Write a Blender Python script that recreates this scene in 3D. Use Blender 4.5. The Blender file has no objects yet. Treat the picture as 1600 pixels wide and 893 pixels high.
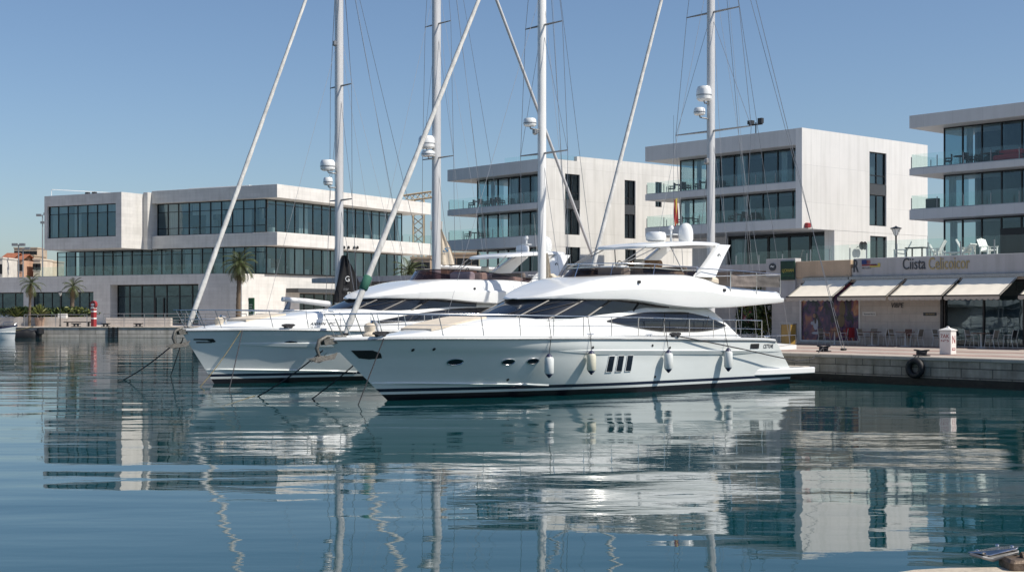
import bpy, math, random
from mathutils import Vector, Matrix
random.seed(7)
S = bpy.context.scene
COL = S.collection
R = math.radians
F, HZ, CX, EYE = 2160.0, 485.0, 800.0, 3.0      # lens in photo pixels, horizon row, centre column, eye height

# ---------------------------------------------------------------- camera, sky, sun, exposure
cam_d = bpy.data.cameras.new("camera"); cam = bpy.data.objects.new("camera", cam_d); COL.objects.link(cam)
cam.location = (0, 0, EYE); cam.rotation_euler = (R(90), 0, 0)
cam_d.sensor_width = 36; cam_d.lens = 36 * F / 1600; cam_d.shift_y = (HZ - 446.5) / 1600
cam_d.clip_start = 0.1; cam_d.clip_end = 9000
S.camera = cam
SUN_EL, SUN_AZ = 48.0, 110.0                       # degrees; azimuth clockwise from +Y (photo's depth)
W = bpy.data.worlds.new("World"); S.world = W; W.use_nodes = True
wn = W.node_tree.nodes; wl = W.node_tree.links
sky = wn.new('ShaderNodeTexSky'); sky.sky_type = 'NISHITA'; sky.sun_disc = False
sky.sun_elevation = R(SUN_EL); sky.sun_rotation = R(SUN_AZ)
sky.altitude = 0; sky.air_density = 0.92; sky.dust_density = 0.9; sky.ozone_density = 4.2
wn['Background'].inputs['Strength'].default_value = 0.096
wl.new(sky.outputs[0], wn['Background'].inputs[0])
sun_d = bpy.data.lights.new("sun", 'SUN'); sun_d.energy = 4.3; sun_d.angle = R(0.53); sun_d.color = (1.0, 0.935, 0.83)
sun = bpy.data.objects.new("sun", sun_d); COL.objects.link(sun)
sv = Vector((math.sin(R(SUN_AZ)) * math.cos(R(SUN_EL)), math.cos(R(SUN_AZ)) * math.cos(R(SUN_EL)), math.sin(R(SUN_EL))))
sun.rotation_euler = sv.to_track_quat('Z', 'Y').to_euler(); sun.location = sv * 60
S.view_settings.view_transform = 'Standard'; S.view_settings.look = 'None'
S.view_settings.exposure = 0.24; S.view_settings.gamma = 1.0; S.view_settings.use_curve_mapping = False

# ---------------------------------------------------------------- helpers
def interp(x, pts):
    if x <= pts[0][0]: return pts[0][1]
    for (a, b), (c, d) in zip(pts, pts[1:]):
        if x <= c: return b + (d - b) * (x - a) / (c - a)
    return pts[-1][1]
def sm(x, pts):                                    # smooth (cosine-free cubic) interpolation through points
    n = len(pts)
    if x <= pts[0][0]: return pts[0][1]
    if x >= pts[-1][0]: return pts[-1][1]
    for i in range(n - 1):
        x0, y0 = pts[i]; x1, y1 = pts[i + 1]
        if x <= x1:
            h = x1 - x0; d = (y1 - y0) / h
            def tan(j):
                if j == 0 or j == n - 1:
                    k = 0 if j == 0 else n - 2
                    return (pts[k + 1][1] - pts[k][1]) / (pts[k + 1][0] - pts[k][0])
                a = (pts[j][1] - pts[j - 1][1]) / (pts[j][0] - pts[j - 1][0]); b = (pts[j + 1][1] - pts[j][1]) / (pts[j + 1][0] - pts[j][0])
                return 0 if a * b <= 0 else 2 * a * b / (a + b)
            m0, m1 = tan(i), tan(i + 1); t = (x - x0) / h
            return (2*t**3 - 3*t*t + 1) * y0 + (t**3 - 2*t*t + t) * h * m0 + (-2*t**3 + 3*t*t) * y1 + (t**3 - t*t) * h * m1

class Frame:                                       # a ground frame: origin and heading; local x along heading, y to its left
    def __init__(s, X, Y, deg): s.X, s.Y, s.a = X, Y, R(deg); s.c, s.s = math.cos(s.a), math.sin(s.a)
    def w(s, x, y): return (s.X + s.c * x - s.s * y, s.Y + s.s * x + s.c * y)
    def at(s, px, py, y=0.0):                      # where the sight line through a photo pixel meets the local plane y
        k = (px - CX) / F; Ox, Oy = s.X - s.s * y, s.Y + s.c * y
        x = (k * Oy - Ox) / (s.c - k * s.s); D = Oy + s.s * x
        return x, EYE + (HZ - py) * D / F
    def atx(s, px, py, x=0.0):                     # same for the local plane x
        k = (px - CX) / F; Ox, Oy = s.X + s.c * x, s.Y + s.s * x
        y = (k * Oy - Ox) / (-s.s - k * s.c); D = Oy + s.c * y
        return y, EYE + (HZ - py) * D / F
    def depth(s, x, y): return s.w(x, y)[1]
def ground_at(px, py, z):
    D = F * (EYE - z) / (py - HZ); return ((px - CX) * D / F, D)
def at_depth(px, py, D): return ((px - CX) * D / F, D, EYE + (HZ - py) * D / F)

ZB = {}
def thing(name, label, cat, loc=(0, 0, 0), deg=0.0, group=None):
    o = bpy.data.objects.new(name, None); COL.objects.link(o); o.empty_display_size = 0.3
    o.location = loc; o.rotation_euler = (0, 0, R(deg)); o['label'] = label; o['category'] = cat
    if group: o['group'] = group
    ZB[o.name] = loc[2]
    return o
def tag(o, label, cat, group=None):
    o['label'] = label; o['category'] = cat
    if group: o['group'] = group
    return o
def struct(o, kind='structure'):
    o['kind'] = kind; return o

class MB:
    def __init__(s): s.v, s.f, s.m = [], [], []
    def quad(s, a, b, c, d, mi=0):
        n = len(s.v); s.v += [a, b, c, d]; s.f.append((n, n + 1, n + 2, n + 3)); s.m.append(mi); return s
    def poly(s, pts, mi=0):
        n = len(s.v); s.v += list(pts); s.f.append(tuple(range(n, n + len(pts)))); s.m.append(mi); return s
    def box(s, x0, x1, y0, y1, z0, z1, mi=0):
        n = len(s.v)
        s.v += [(x0,y0,z0),(x1,y0,z0),(x1,y1,z0),(x0,y1,z0),(x0,y0,z1),(x1,y0,z1),(x1,y1,z1),(x0,y1,z1)]
        for q in ((3,2,1,0),(4,5,6,7),(0,1,5,4),(1,2,6,5),(2,3,7,6),(3,0,4,7)):
            s.f.append(tuple(n + i for i in q)); s.m.append(mi)
        return s
    def bbox(s, x0, x1, y0, y1, z0, z1, b=0.02, mi=0):   # box with chamfered vertical and top edges
        b = min(b, (x1-x0)*.45, (y1-y0)*.45, (z1-z0)*.45)
        ring = lambda e: [(x0+e+b,y0+e),(x1-e-b,y0+e),(x1-e,y0+e+b),(x1-e,y1-e-b),(x1-e-b,y1-e),(x0+e+b,y1-e),(x0+e,y1-e-b),(x0+e,y0+e+b)]
        n = len(s.v); rs = [(b,z0),(0,z0+b),(0,z1-b),(b,z1)]
        for e, z in rs: s.v += [(x,y,z) for x,y in ring(e)]
        for k in range(3):
            for i in range(8):
                j = (i+1)%8; s.f.append((n+k*8+i,n+k*8+j,n+k*8+8+j,n+k*8+8+i)); s.m.append(mi)
        s.f.append(tuple(n+7-i for i in range(8))); s.f.append(tuple(n+24+i for i in range(8))); s.m += [mi,mi]
        return s
    def tube(s, p, q, r, n=6, r1=None, mi=0, caps=True):
        return s.path([p, q], [r, r if r1 is None else r1], n, mi, caps)
    def path(s, pts, r, n=6, mi=0, caps=True):
        pts = [Vector(p) for p in pts]; k = len(pts)
        rs = r if isinstance(r, (list, tuple)) else [r] * k
        b = len(s.v); ref = None
        for i, p in enumerate(pts):
            d = (pts[min(i+1,k-1)] - pts[max(i-1,0)])
            if d.length < 1e-9: d = Vector((0,0,1))
            d.normalize()
            if ref is None: ref = Vector((0,0,1)) if abs(d.z) < .9 else Vector((1,0,0))
            u = d.cross(ref)
            if u.length < 1e-6: u = d.orthogonal()
            u.normalize(); w = u.cross(d).normalized(); ref = w
            for j in range(n):
                a = 2*math.pi*j/n; s.v.append(tuple(p + (u*math.cos(a) + w*math.sin(a)) * rs[i]))
        for i in range(k-1):
            for j in range(n):
                jj = (j+1)%n; s.f.append((b+i*n+j,b+i*n+jj,b+(i+1)*n+jj,b+(i+1)*n+j)); s.m.append(mi)
        if caps:
            s.f.append(tuple(b+n-1-j for j in range(n))); s.f.append(tuple(b+(k-1)*n+j for j in range(n))); s.m += [mi,mi]
        return s
    def lathe(s, prof, c=(0,0,0), n=14, mi=0, sx=1.0, sy=1.0):
        b = len(s.v)
        for r, z in prof:
            for j in range(n):
                a = 2*math.pi*j/n; s.v.append((c[0]+r*sx*math.cos(a), c[1]+r*sy*math.sin(a), c[2]+z))
        for i in range(len(prof)-1):
            for j in range(n):
                jj=(j+1)%n; s.f.append((b+i*n+j,b+i*n+jj,b+(i+1)*n+jj,b+(i+1)*n+j)); s.m.append(mi)
        s.f.append(tuple(b+n-1-j for j in range(n))); k=len(prof)-1; s.f.append(tuple(b+k*n+j for j in range(n))); s.m += [mi,mi]
        return s
    def prism(s, pts, axis, a0, a1, mi=0):         # 2-D outline extruded along an axis
        def P(p, a):
            return {'x':(a,p[0],p[1]),'y':(p[0],a,p[1]),'z':(p[0],p[1],a)}[axis]
        n = len(s.v); k = len(pts)
        s.v += [P(p,a0) for p in pts] + [P(p,a1) for p in pts]
        s.f.append(tuple(n+k-1-i for i in range(k))); s.f.append(tuple(n+k+i for i in range(k))); s.m += [mi,mi]
        for i in range(k):
            j=(i+1)%k; s.f.append((n+i,n+j,n+k+j,n+k+i)); s.m.append(mi)
        return s
    def grid(s, rows, mi=0, closed=False, mf=None):
        b=len(s.v); k=len(rows[0])
        for r in rows: s.v += [tuple(p) for p in r]
        for i in range(len(rows)-1):
            for j in range(k if closed else k-1):
                jj=(j+1)%k; s.f.append((b+i*k+j,b+i*k+jj,b+(i+1)*k+jj,b+(i+1)*k+j)); s.m.append(mf(i,j) if mf else mi)
        return s
    def add(s, o, f=lambda p: p, mi=None):
        n=len(s.v); s.v += [tuple(f(p)) for p in o.v]; s.f += [tuple(n+i for i in q) for q in o.f]
        s.m += [mi]*len(o.f) if mi is not None else o.m
        return s
    def xf(s, f): s.v=[tuple(f(p)) for p in s.v]; return s
    def build(s, name, mats, parent=None, smooth=None, bevel=0.0):
        if not isinstance(mats,(list,tuple)): mats=[mats]
        zo = 0.0; q = parent
        while q is not None: zo += ZB.get(q.name,0.0); q=q.parent
        me=bpy.data.meshes.new(name); me.from_pydata([(x,y,z-zo) for x,y,z in s.v],[],s.f)
        for m in mats: me.materials.append(m)
        me.polygons.foreach_set('material_index', s.m)
        if smooth is not None:
            me.polygons.foreach_set('use_smooth',[True]*len(me.polygons)); me.set_sharp_from_angle(angle=R(smooth))
        me.validate(); me.update()
        o=bpy.data.objects.new(name,me); COL.objects.link(o)
        if parent is not None: o.parent=parent
        if bevel:
            b=o.modifiers.new('bevel','BEVEL'); b.width=bevel; b.segments=2; b.limit_method='ANGLE'
        return o

def copy_tree(o, parent=None):
    c=o.copy(); COL.objects.link(c)
    if parent is not None: c.parent=parent
    for ch in list(o.children): copy_tree(ch,c)
    return c

_fc={}
def text_mb(txt, size=1.0, depth=0.01, shear=0.0):  # letters standing in the x-z plane, origin at left baseline
    cu=bpy.data.curves.new('lettering','FONT'); cu.body=txt; cu.size=size; cu.extrude=depth; cu.shear=shear; cu.resolution_u=3
    o=bpy.data.objects.new('lettering',cu); COL.objects.link(o)
    dg=bpy.context.evaluated_depsgraph_get(); me=bpy.data.meshes.new_from_object(o.evaluated_get(dg))
    mb=MB(); mb.v=[(v.co.x,-v.co.z,v.co.y) for v in me.vertices]; mb.f=[tuple(p.vertices) for p in me.polygons]; mb.m=[0]*len(mb.f)
    bpy.data.objects.remove(o); bpy.data.curves.remove(cu); bpy.data.meshes.remove(me)
    return mb
def fit(mb, x0, x1, z0, z1):
    xs=[p[0] for p in mb.v]; zs=[p[2] for p in mb.v]; a,b,c,d=min(xs),max(xs),min(zs),max(zs)
    return mb.xf(lambda p:(x0+(p[0]-a)/(b-a)*(x1-x0),p[1],z0+(p[2]-c)/(d-c)*(z1-z0)))

# ---------------------------------------------------------------- materials
def nt(name):
    m=bpy.data.materials.new(name); m.use_nodes=True; return m, m.node_tree.nodes, m.node_tree.links
def mat(name, col, rough=0.5, metal=0.0, var=0.0, vscale=3.0, bump=0.0, bscale=20.0, coat=0.0, ior=1.5, stretch=(1,1,1), var2=None, trans=0.0):
    m,n,l=nt(name); p=n['Principled BSDF']
    p.inputs['Base Color'].default_value=(*col,1); p.inputs['Roughness'].default_value=rough
    p.inputs['Metallic'].default_value=metal; p.inputs['IOR'].default_value=ior
    if coat: p.inputs['Coat Weight'].default_value=coat; p.inputs['Coat Roughness'].default_value=0.04
    if trans: p.inputs['Transmission Weight'].default_value=trans
    if var or bump:
        tc=n.new('ShaderNodeTexCoord'); mp=n.new('ShaderNodeMapping'); mp.inputs['Scale'].default_value=stretch
        l.new(tc.outputs['Object'],mp.inputs[0])
    if var:
        nz=n.new('ShaderNodeTexNoise'); nz.inputs['Scale'].default_value=vscale; nz.inputs['Detail'].default_value=6; nz.inputs['Roughness'].default_value=.65
        l.new(mp.outputs[0],nz.inputs['Vector'])
        cr=n.new('ShaderNodeValToRGB'); e=cr.color_ramp.elements
        c2=var2 or tuple(c*(1-var) for c in col); c1=tuple(min(1,c*(1+var*.5)) for c in col)
        e[0].position=.3; e[0].color=(*c2,1); e[1].position=.68; e[1].color=(*c1,1)
        l.new(nz.outputs[0],cr.inputs[0]); l.new(cr.outputs[0],p.inputs['Base Color'])
    if bump:
        nb=n.new('ShaderNodeTexNoise'); nb.inputs['Scale'].default_value=bscale; nb.inputs['Detail'].default_value=5
        l.new(mp.outputs[0],nb.inputs['Vector']); bp=n.new('ShaderNodeBump'); bp.inputs['Strength'].default_value=bump; bp.inputs['Distance'].default_value=.02
        l.new(nb.outputs[0],bp.inputs['Height']); l.new(bp.outputs[0],p.inputs['Normal'])
    return m
def panels(name, col, joint, bw, rh, rough=.6, var=.08, offset=0.0, mortar=.012, vscale=.6, face='y', streak=.0, bump=.25, squash=None):
    """wall with panel or course joints, mottling and rain streaks; works on faces along x and along y"""
    m,n,l=nt(name); p=n['Principled BSDF']; p.inputs['Roughness'].default_value=rough
    tc=n.new('ShaderNodeTexCoord'); sx=n.new('ShaderNodeSeparateXYZ'); l.new(tc.outputs['Object'],sx.inputs[0])
    ad=n.new('ShaderNodeMath'); ad.operation='ADD'; l.new(sx.outputs[0],ad.inputs[0]); l.new(sx.outputs[1],ad.inputs[1])
    cb=n.new('ShaderNodeCombineXYZ'); l.new(ad.outputs[0],cb.inputs[0]); l.new(sx.outputs[2],cb.inputs[1])
    br=n.new('ShaderNodeTexBrick'); br.offset=offset; br.inputs['Scale'].default_value=1; br.inputs['Brick Width'].default_value=bw; br.inputs['Row Height'].default_value=rh
    br.inputs['Mortar Size'].default_value=mortar; br.inputs['Mortar Smooth'].default_value=.3
    br.inputs['Color1'].default_value=(*col,1); br.inputs['Color2'].default_value=(*[c*(1-var) for c in col],1); br.inputs['Mortar'].default_value=(*joint,1)
    l.new(cb.outputs[0],br.inputs['Vector'])
    nz=n.new('ShaderNodeTexNoise'); nz.inputs['Scale'].default_value=vscale; nz.inputs['Detail'].default_value=8; nz.inputs['Roughness'].default_value=.7
    l.new(tc.outputs['Object'],nz.inputs['Vector'])
    cr=n.new('ShaderNodeValToRGB'); e=cr.color_ramp.elements; e[0].position=.32; e[0].color=(1-var*1.6,)*3+(1,); e[1].position=.7; e[1].color=(1,1,1,1)
    l.new(nz.outputs[0],cr.inputs[0])
    mx=n.new('ShaderNodeMix'); mx.data_type='RGBA'; mx.blend_type='MULTIPLY'; mx.inputs[0].default_value=1
    l.new(br.outputs['Color'],mx.inputs[6]); l.new(cr.outputs[0],mx.inputs[7]); out=mx.outputs[2]
    if streak:
        mp=n.new('ShaderNodeMapping'); mp.inputs['Scale'].default_value=(1.6,.12,1); l.new(cb.outputs[0],mp.inputs[0])
        ns=n.new('ShaderNodeTexNoise'); ns.inputs['Scale'].default_value=1.5; ns.inputs['Detail'].default_value=5; l.new(mp.outputs[0],ns.inputs['Vector'])
        c2=n.new('ShaderNodeValToRGB'); e=c2.color_ramp.elements; e[0].position=.3; e[0].color=(1-streak,1-streak,1-streak*1.1,1); e[1].position=.55; e[1].color=(1,1,1,1)
        l.new(ns.outputs[0],c2.inputs[0])
        m2=n.new('ShaderNodeMix'); m2.data_type='RGBA'; m2.blend_type='MULTIPLY'; m2.inputs[0].default_value=1
        l.new(out,m2.inputs[6]); l.new(c2.outputs[0],m2.inputs[7]); out=m2.outputs[2]
    l.new(out,p.inputs['Base Color'])
    bp=n.new('ShaderNodeBump'); bp.inputs['Strength'].default_value=bump; bp.inputs['Distance'].default_value=.01
    inv=n.new('ShaderNodeMath'); inv.operation='SUBTRACT'; inv.inputs[0].default_value=1; l.new(br.outputs['Fac'],inv.inputs[1])
    l.new(inv.outputs[0],bp.inputs['Height']); l.new(bp.outputs[0],p.inputs['Normal'])
    return m
def glass(name, tint, ior=1.6, wav=.0, rough=0.0, wscale=.7, refl=(.95,.97,1)):
    m,n,l=nt(name); n.remove(n['Principled BSDF']); o=n['Material Output']
    t=n.new('ShaderNodeBsdfTransparent'); t.inputs[0].default_value=(*tint,1)
    g=n.new('ShaderNodeBsdfGlossy'); g.inputs['Roughness'].default_value=rough; g.inputs[0].default_value=(*refl,1)
    fr=n.new('ShaderNodeFresnel'); ge=n.new('ShaderNodeNewGeometry'); mr=n.new('ShaderNodeMapRange'); mr.inputs[3].default_value=ior; mr.inputs[4].default_value=1/ior
    l.new(ge.outputs['Backfacing'],mr.inputs[0]); l.new(mr.outputs[0],fr.inputs[0]); mx=n.new('ShaderNodeMixShader')
    if wav:
        tc=n.new('ShaderNodeTexCoord'); nz=n.new('ShaderNodeTexNoise'); nz.inputs['Scale'].default_value=wscale; nz.inputs['Detail'].default_value=2
        l.new(tc.outputs['Object'],nz.inputs['Vector']); bp=n.new('ShaderNodeBump'); bp.inputs['Strength'].default_value=1; bp.inputs['Distance'].default_value=wav
        l.new(nz.outputs[0],bp.inputs['Height']); l.new(bp.outputs[0],g.inputs['Normal']); l.new(bp.outputs[0],fr.inputs['Normal'])
    l.new(fr.outputs[0],mx.inputs[0]); l.new(t.outputs[0],mx.inputs[1]); l.new(g.outputs[0],mx.inputs[2]); l.new(mx.outputs[0],o.inputs[0])
    return m
M={}
M['gel']=mat('white_gelcoat',(.80,.81,.80),.22,coat=.5,var=.05,vscale=.8)
M['hull']=mat('hull_gelcoat',(.76,.79,.775),.16,coat=.7,var=.06,vscale=.7,stretch=(.6,.6,2))
M['navy']=mat('navy_stripe',(.012,.016,.04),.3,coat=.3)
M['boot']=mat('antifouling',(.008,.008,.014),.55,var=.4,vscale=4)
M['deck']=mat('deck_nonskid',(.72,.71,.68),.65,var=.06,vscale=5,bump=.2,bscale=90)
M['dark']=mat('dark_plastic',(.02,.02,.022),.45)
M['black']=mat('black_rubber',(.012,.012,.013),.6,bump=.3,bscale=30)
M['steel']=mat('stainless',(.62,.63,.65),.18,metal=1.0)
M['anchor']=mat('galvanised_anchor',(.17,.165,.15),.6,metal=.6,var=.5,vscale=14,bump=.4)
M['galv']=mat('galvanised',(.36,.36,.36),.45,metal=.8,var=.3,vscale=14)
M['alu']=mat('mast_aluminium',(.60,.60,.60),.42,metal=.25,var=.14,vscale=2,stretch=(1,1,.2))
M['mastwhite']=mat('mast_white',(.78,.78,.77),.35,var=.06,vscale=2,stretch=(1,1,.2))
M['wire']=mat('rigging_wire',(.30,.31,.33),.4,metal=.5)
M['sail']=mat('furled_sail',(.66,.65,.62),.8,var=.3,vscale=6,stretch=(1,1,.5),bump=.6,bscale=8)
M['cream']=mat('cream_canvas',(.58,.51,.41),.85,var=.18,vscale=5,bump=.5,bscale=9)
M['taupe']=mat('taupe_canvas',(.20,.17,.155),.85,var=.35,vscale=3,bump=.3,bscale=7)
M['blackcloth']=mat('black_cloth',(.010,.010,.012),.8,bump=.6,bscale=7)
M['beige']=mat('beige_cushion',(.66,.58,.47),.8,var=.12,vscale=4)
M['boatglass']=mat('boat_glass',(.010,.014,.022),.03,ior=1.52,var=.3,vscale=1)
M['smoke']=glass('smoked_screen',(.19,.155,.135),1.3)
M['purple']=glass('purple_smoked_screen',(.30,.23,.25),1.32)
M['clearscreen']=glass('clear_panel',(.85,.9,.9),1.45)
M['fender']=mat('fender_vinyl',(.74,.76,.74),.4,var=.12,vscale=5)
M['fendery']=mat('fender_vinyl_yellowed',(.72,.69,.55),.4,var=.12,vscale=5)
M['blue']=mat('navy_vinyl',(.02,.025,.07),.45)
M['rope']=mat('dark_rope',(.035,.035,.04),.85,bump=.5,bscale=40)
M['oldrope']=mat('weedy_rope',(.20,.17,.09),.9,var=.5,vscale=6)
M['concrete']=panels('board_concrete',(.74,.72,.685),(.58,.57,.55),2.6,.42,.75,.10,offset=.5,mortar=.010,vscale=.5,streak=.10)
M['facade']=panels('white_facade',(.74,.725,.70),(.58,.575,.56),1.25,3.0,.55,.045,mortar=.016,vscale=.35,streak=.10)
M['facade_old']=panels('weathered_white_facade',(.72,.70,.66),(.56,.54,.50),1.3,3.0,.6,.06,mortar=.014,vscale=.4,streak=.12)
M['greypanel']=panels('grey_slab_panel',(.60,.595,.585),(.47,.47,.465),2.4,9.0,.5,.05,mortar=.012,vscale=.5,streak=.05)
M['soffit']=mat('soffit',(.62,.60,.56),.7,var=.08,vscale=1)
M['frame']=mat('window_frame',(.018,.020,.022),.4,metal=.3)
M['glass']=glass('window_glass',(.50,.62,.65),1.85,wav=.005,refl=(.72,.9,1))
M['glassold']=glass('wavy_window_glass',(.48,.58,.61),2.2,wav=.012,wscale=.9,refl=(.62,.86,1))
M['rail_glass']=glass('balustrade_glass',(.92,.97,.96),1.38)
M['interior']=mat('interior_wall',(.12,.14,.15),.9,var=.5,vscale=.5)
M['curtain']=mat('curtain',(.62,.61,.58),.9,var=.25,vscale=7,stretch=(1,1,.05))
M['darkpanel']=mat('dark_spandrel',(.05,.055,.06),.5)
M['lime']=panels('limestone_wall',(.64,.585,.53),(.46,.42,.39),.9,.42,.75,.12,offset=.5,mortar=.010,vscale=1.2,streak=.15)
M['limed']=panels('grey_limestone_fascia',(.52,.51,.51),(.42,.41,.41),1.7,2.5,.7,.07,mortar=.008,vscale=.8,streak=.18)
M['beigewall']=panels('beige_fascia',(.62,.46,.32),(.48,.36,.25),1.1,2.5,.75,.10,mortar=.010,vscale=.9,streak=.12)
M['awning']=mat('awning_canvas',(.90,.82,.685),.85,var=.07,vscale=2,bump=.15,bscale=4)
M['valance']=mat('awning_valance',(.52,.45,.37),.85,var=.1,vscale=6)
M['wood']=mat('table_wood',(.20,.09,.06),.5,var=.3,vscale=8,stretch=(1,6,1))
M['weave']=mat('chair_weave',(.34,.29,.23),.7,var=.3,vscale=30)
M['chairmetal']=mat('chair_aluminium',(.68,.67,.65),.45,metal=.1)
M['taupe2']=mat('dark_taupe_canvas',(.11,.10,.095),.85,var=.35,vscale=3,bump=.3,bscale=7)
M['whiteplastic']=mat('white_plastic',(.74,.72,.68),.5,var=.06,vscale=4)
M['red']=mat('red_paint',(.30,.025,.03),.5,var=.2,vscale=8)
M['redcloth']=mat('red_cloth',(.36,.03,.04),.85)
M['gold']=mat('gold_letter',(.42,.32,.16),.4,metal=.4)
M['ink']=mat('dark_letter',(.05,.055,.065),.5)
M['green']=mat('green_sign',(.02,.10,.035),.5,var=.3,vscale=6)
M['dgreen']=mat('dark_green_sign',(.006,.04,.022),.5,var=.5,vscale=5)
M['yellow']=mat('sign_yellow',(.55,.45,.08),.5)
M['bluepaint']=mat('blue_paint',(.02,.04,.16),.5)
M['logo']=mat('logo_blue',(.02,.14,.30),.6)
M['trunk']=mat('palm_trunk',(.16,.12,.085),.95,var=.5,vscale=5,stretch=(1,1,5),bump=1,bscale=9)
M['bark']=mat('bark',(.10,.075,.05),.95,var=.4,vscale=9)
def leafmat(name,c):
    m=mat(name,c,.55,var=.45,vscale=2.2); return m
M['palm']=leafmat('palm_leaf',(.075,.095,.030)); M['palmdry']=leafmat('dry_palm_leaf',(.22,.16,.07))
M['leaf']=leafmat('shrub_leaf',(.050,.085,.022)); M['leaf2']=leafmat('shrub_leaf_light',(.17,.19,.045)); M['leaf3']=leafmat('shrub_leaf_dark',(.025,.05,.015))
M['flower']=mat('pink_flower',(.45,.10,.16),.7)
M['terra']=mat('roof_tile',(.34,.12,.06),.85,var=.35,vscale=1.2)
M['crane']=mat('crane_ochre',(.50,.40,.27),.6,var=.2,vscale=3)
M['stone']=mat('near_stone',(.50,.43,.34),.75,var=.22,vscale=7,bump=.5,bscale=35)
M['chrome']=mat('worn_chrome',(.60,.60,.62),.16,metal=1.0,var=.25,vscale=12,bump=.1,bscale=40)
M['rust']=mat('old_bronze',(.16,.12,.09),.6,metal=.5,var=.5,vscale=18,bump=.6,bscale=30)
# ---------------------------------------------------------------- water and quays
def water_material():
    m,n,l=nt('harbour_water'); p=n['Principled BSDF']
    p.inputs['Base Color'].default_value=(.002,.040,.046,1); p.inputs['Roughness'].default_value=.015; p.inputs['IOR'].default_value=1.333
    tc=n.new('ShaderNodeTexCoord'); prev=None
    for sc,scale,det,dist,rot in (((.11,.36,1),1.0,1.0,.042,5),((.40,1.05,1),1.0,1.5,.0095,-7),((2.2,5.0,1),1.0,3.0,.0020,4)):
        mp=n.new('ShaderNodeMapping'); mp.inputs['Scale'].default_value=sc; mp.inputs['Rotation'].default_value=(0,0,R(rot)); l.new(tc.outputs['Object'],mp.inputs[0])
        nz=n.new('ShaderNodeTexNoise'); nz.inputs['Scale'].default_value=scale; nz.inputs['Detail'].default_value=det; nz.inputs['Roughness'].default_value=.45
        l.new(mp.outputs[0],nz.inputs['Vector'])
        bp=n.new('ShaderNodeBump'); bp.inputs['Strength'].default_value=1; bp.inputs['Distance'].default_value=dist
        if dist<.005:                                # breeze patches roughen only some of the water
            m2=n.new('ShaderNodeMapping'); m2.inputs['Scale'].default_value=(.012,.03,1); l.new(tc.outputs['Object'],m2.inputs[0])
            n2=n.new('ShaderNodeTexNoise'); n2.inputs['Scale'].default_value=1; n2.inputs['Detail'].default_value=3; l.new(m2.outputs[0],n2.inputs['Vector'])
            mr=n.new('ShaderNodeMapRange'); mr.inputs[1].default_value=.40; mr.inputs[2].default_value=.66; mr.inputs[3].default_value=.45; mr.inputs[4].default_value=1.3
            l.new(n2.outputs[0],mr.inputs[0]); l.new(mr.outputs[0],bp.inputs['Strength'])
        l.new(nz.outputs[0],bp.inputs['Height'])
        if prev: l.new(prev.outputs[0],bp.inputs['Normal'])
        prev=bp
    l.new(prev.outputs[0],p.inputs['Normal'])
    return m
o=MB().quad((-900,-420,0),(900,-420,0),(900,420,0),(-900,420,0)).build('water',water_material()); struct(o)

# the opposite shore behind the camera: a built-up slope that the windows and hulls mirror
m,n,l=nt('opposite_shore'); p=n['Principled BSDF']; p.inputs['Roughness'].default_value=.9; tc=n.new('ShaderNodeTexCoord'); vo=n.new('ShaderNodeTexVoronoi'); vo.inputs['Scale'].default_value=.05; vo.distance='EUCLIDEAN'
l.new(tc.outputs['Object'],vo.inputs['Vector']); cr=n.new('ShaderNodeValToRGB'); cr.color_ramp.interpolation='LINEAR'; e=cr.color_ramp.elements; e[0].color=(.07,.08,.05,1); e[1].position=.30; e[1].color=(.30,.25,.19,1)
for q_,c_ in ((.48,(.22,.15,.10)),(.58,(.12,.12,.08)),(.72,(.36,.32,.27)),(.88,(.18,.15,.12))): x_=e.new(q_); x_.color=(*c_,1)
sp_=n.new('ShaderNodeSeparateColor'); l.new(vo.outputs['Color'],sp_.inputs[0]); l.new(sp_.outputs[0],cr.inputs[0]); l.new(cr.outputs[0],p.inputs['Base Color'])
rnd=random.Random(11); rows=[]
for j in range(7):
    rows.append([(-520+26*i,-(150+[0,1,22,60,110,180,260][j]),(0,[.0,5,9,13,18,22,26][j]*(1+.35*math.sin(i*.9+j)+.25*rnd.random()))[j>0]) for i in range(41)])
struct(MB().grid(rows).build('hills',m))

QF=Frame(13.25,59.5,-49)                            # right quay: x runs along the edge to the right, y inland
LF=Frame(-42.8,154,0)                          # far quay under the long concrete building
M['quaywall']=panels('quay_blocks',(.62,.53,.42),(.19,.16,.125),1.35,.36,.85,.3,offset=.4,mortar=.022,vscale=1.4,streak=.35,bump=.6)
M['tide']=mat('tide_band',(.030,.028,.020),.55,var=.5,vscale=3,bump=.6,bscale=12)
M['farquaywall']=panels('far_quay_blocks',(.60,.56,.50),(.22,.21,.19),3.6,.40,.85,.22,offset=.5,mortar=.03,vscale=.9,streak=.3,bump=.5)
M['coping']=panels('quay_coping',(.56,.49,.41),(.34,.30,.26),1.6,30,.8,.12,mortar=.012,vscale=1.3,streak=0)
M['pave']=panels('promenade_paving',(.52,.44,.375),(.38,.32,.27),.6,30,.8,.15,mortar=.010,vscale=1.0)
M['pavered']=panels('red_paving_band',(.45,.29,.24),(.32,.21,.18),.4,30,.8,.2,mortar=.010,vscale=1.3)
M['farpave']=mat('far_paving',(.58,.51,.45),.85,var=.25,vscale=.5)
def wq(fr,pts,z): return [(*fr.w(x,y),z) for x,y in pts]
def frame_build(mb,name,mats,fr,smooth=None):       # mesh kept in the frame's own axes so textures follow it
    o=mb.build(name,mats,None,smooth); o.location=(fr.X,fr.Y,0); o.rotation_euler=(0,0,fr.a); return o
ZQ=1.15
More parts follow.
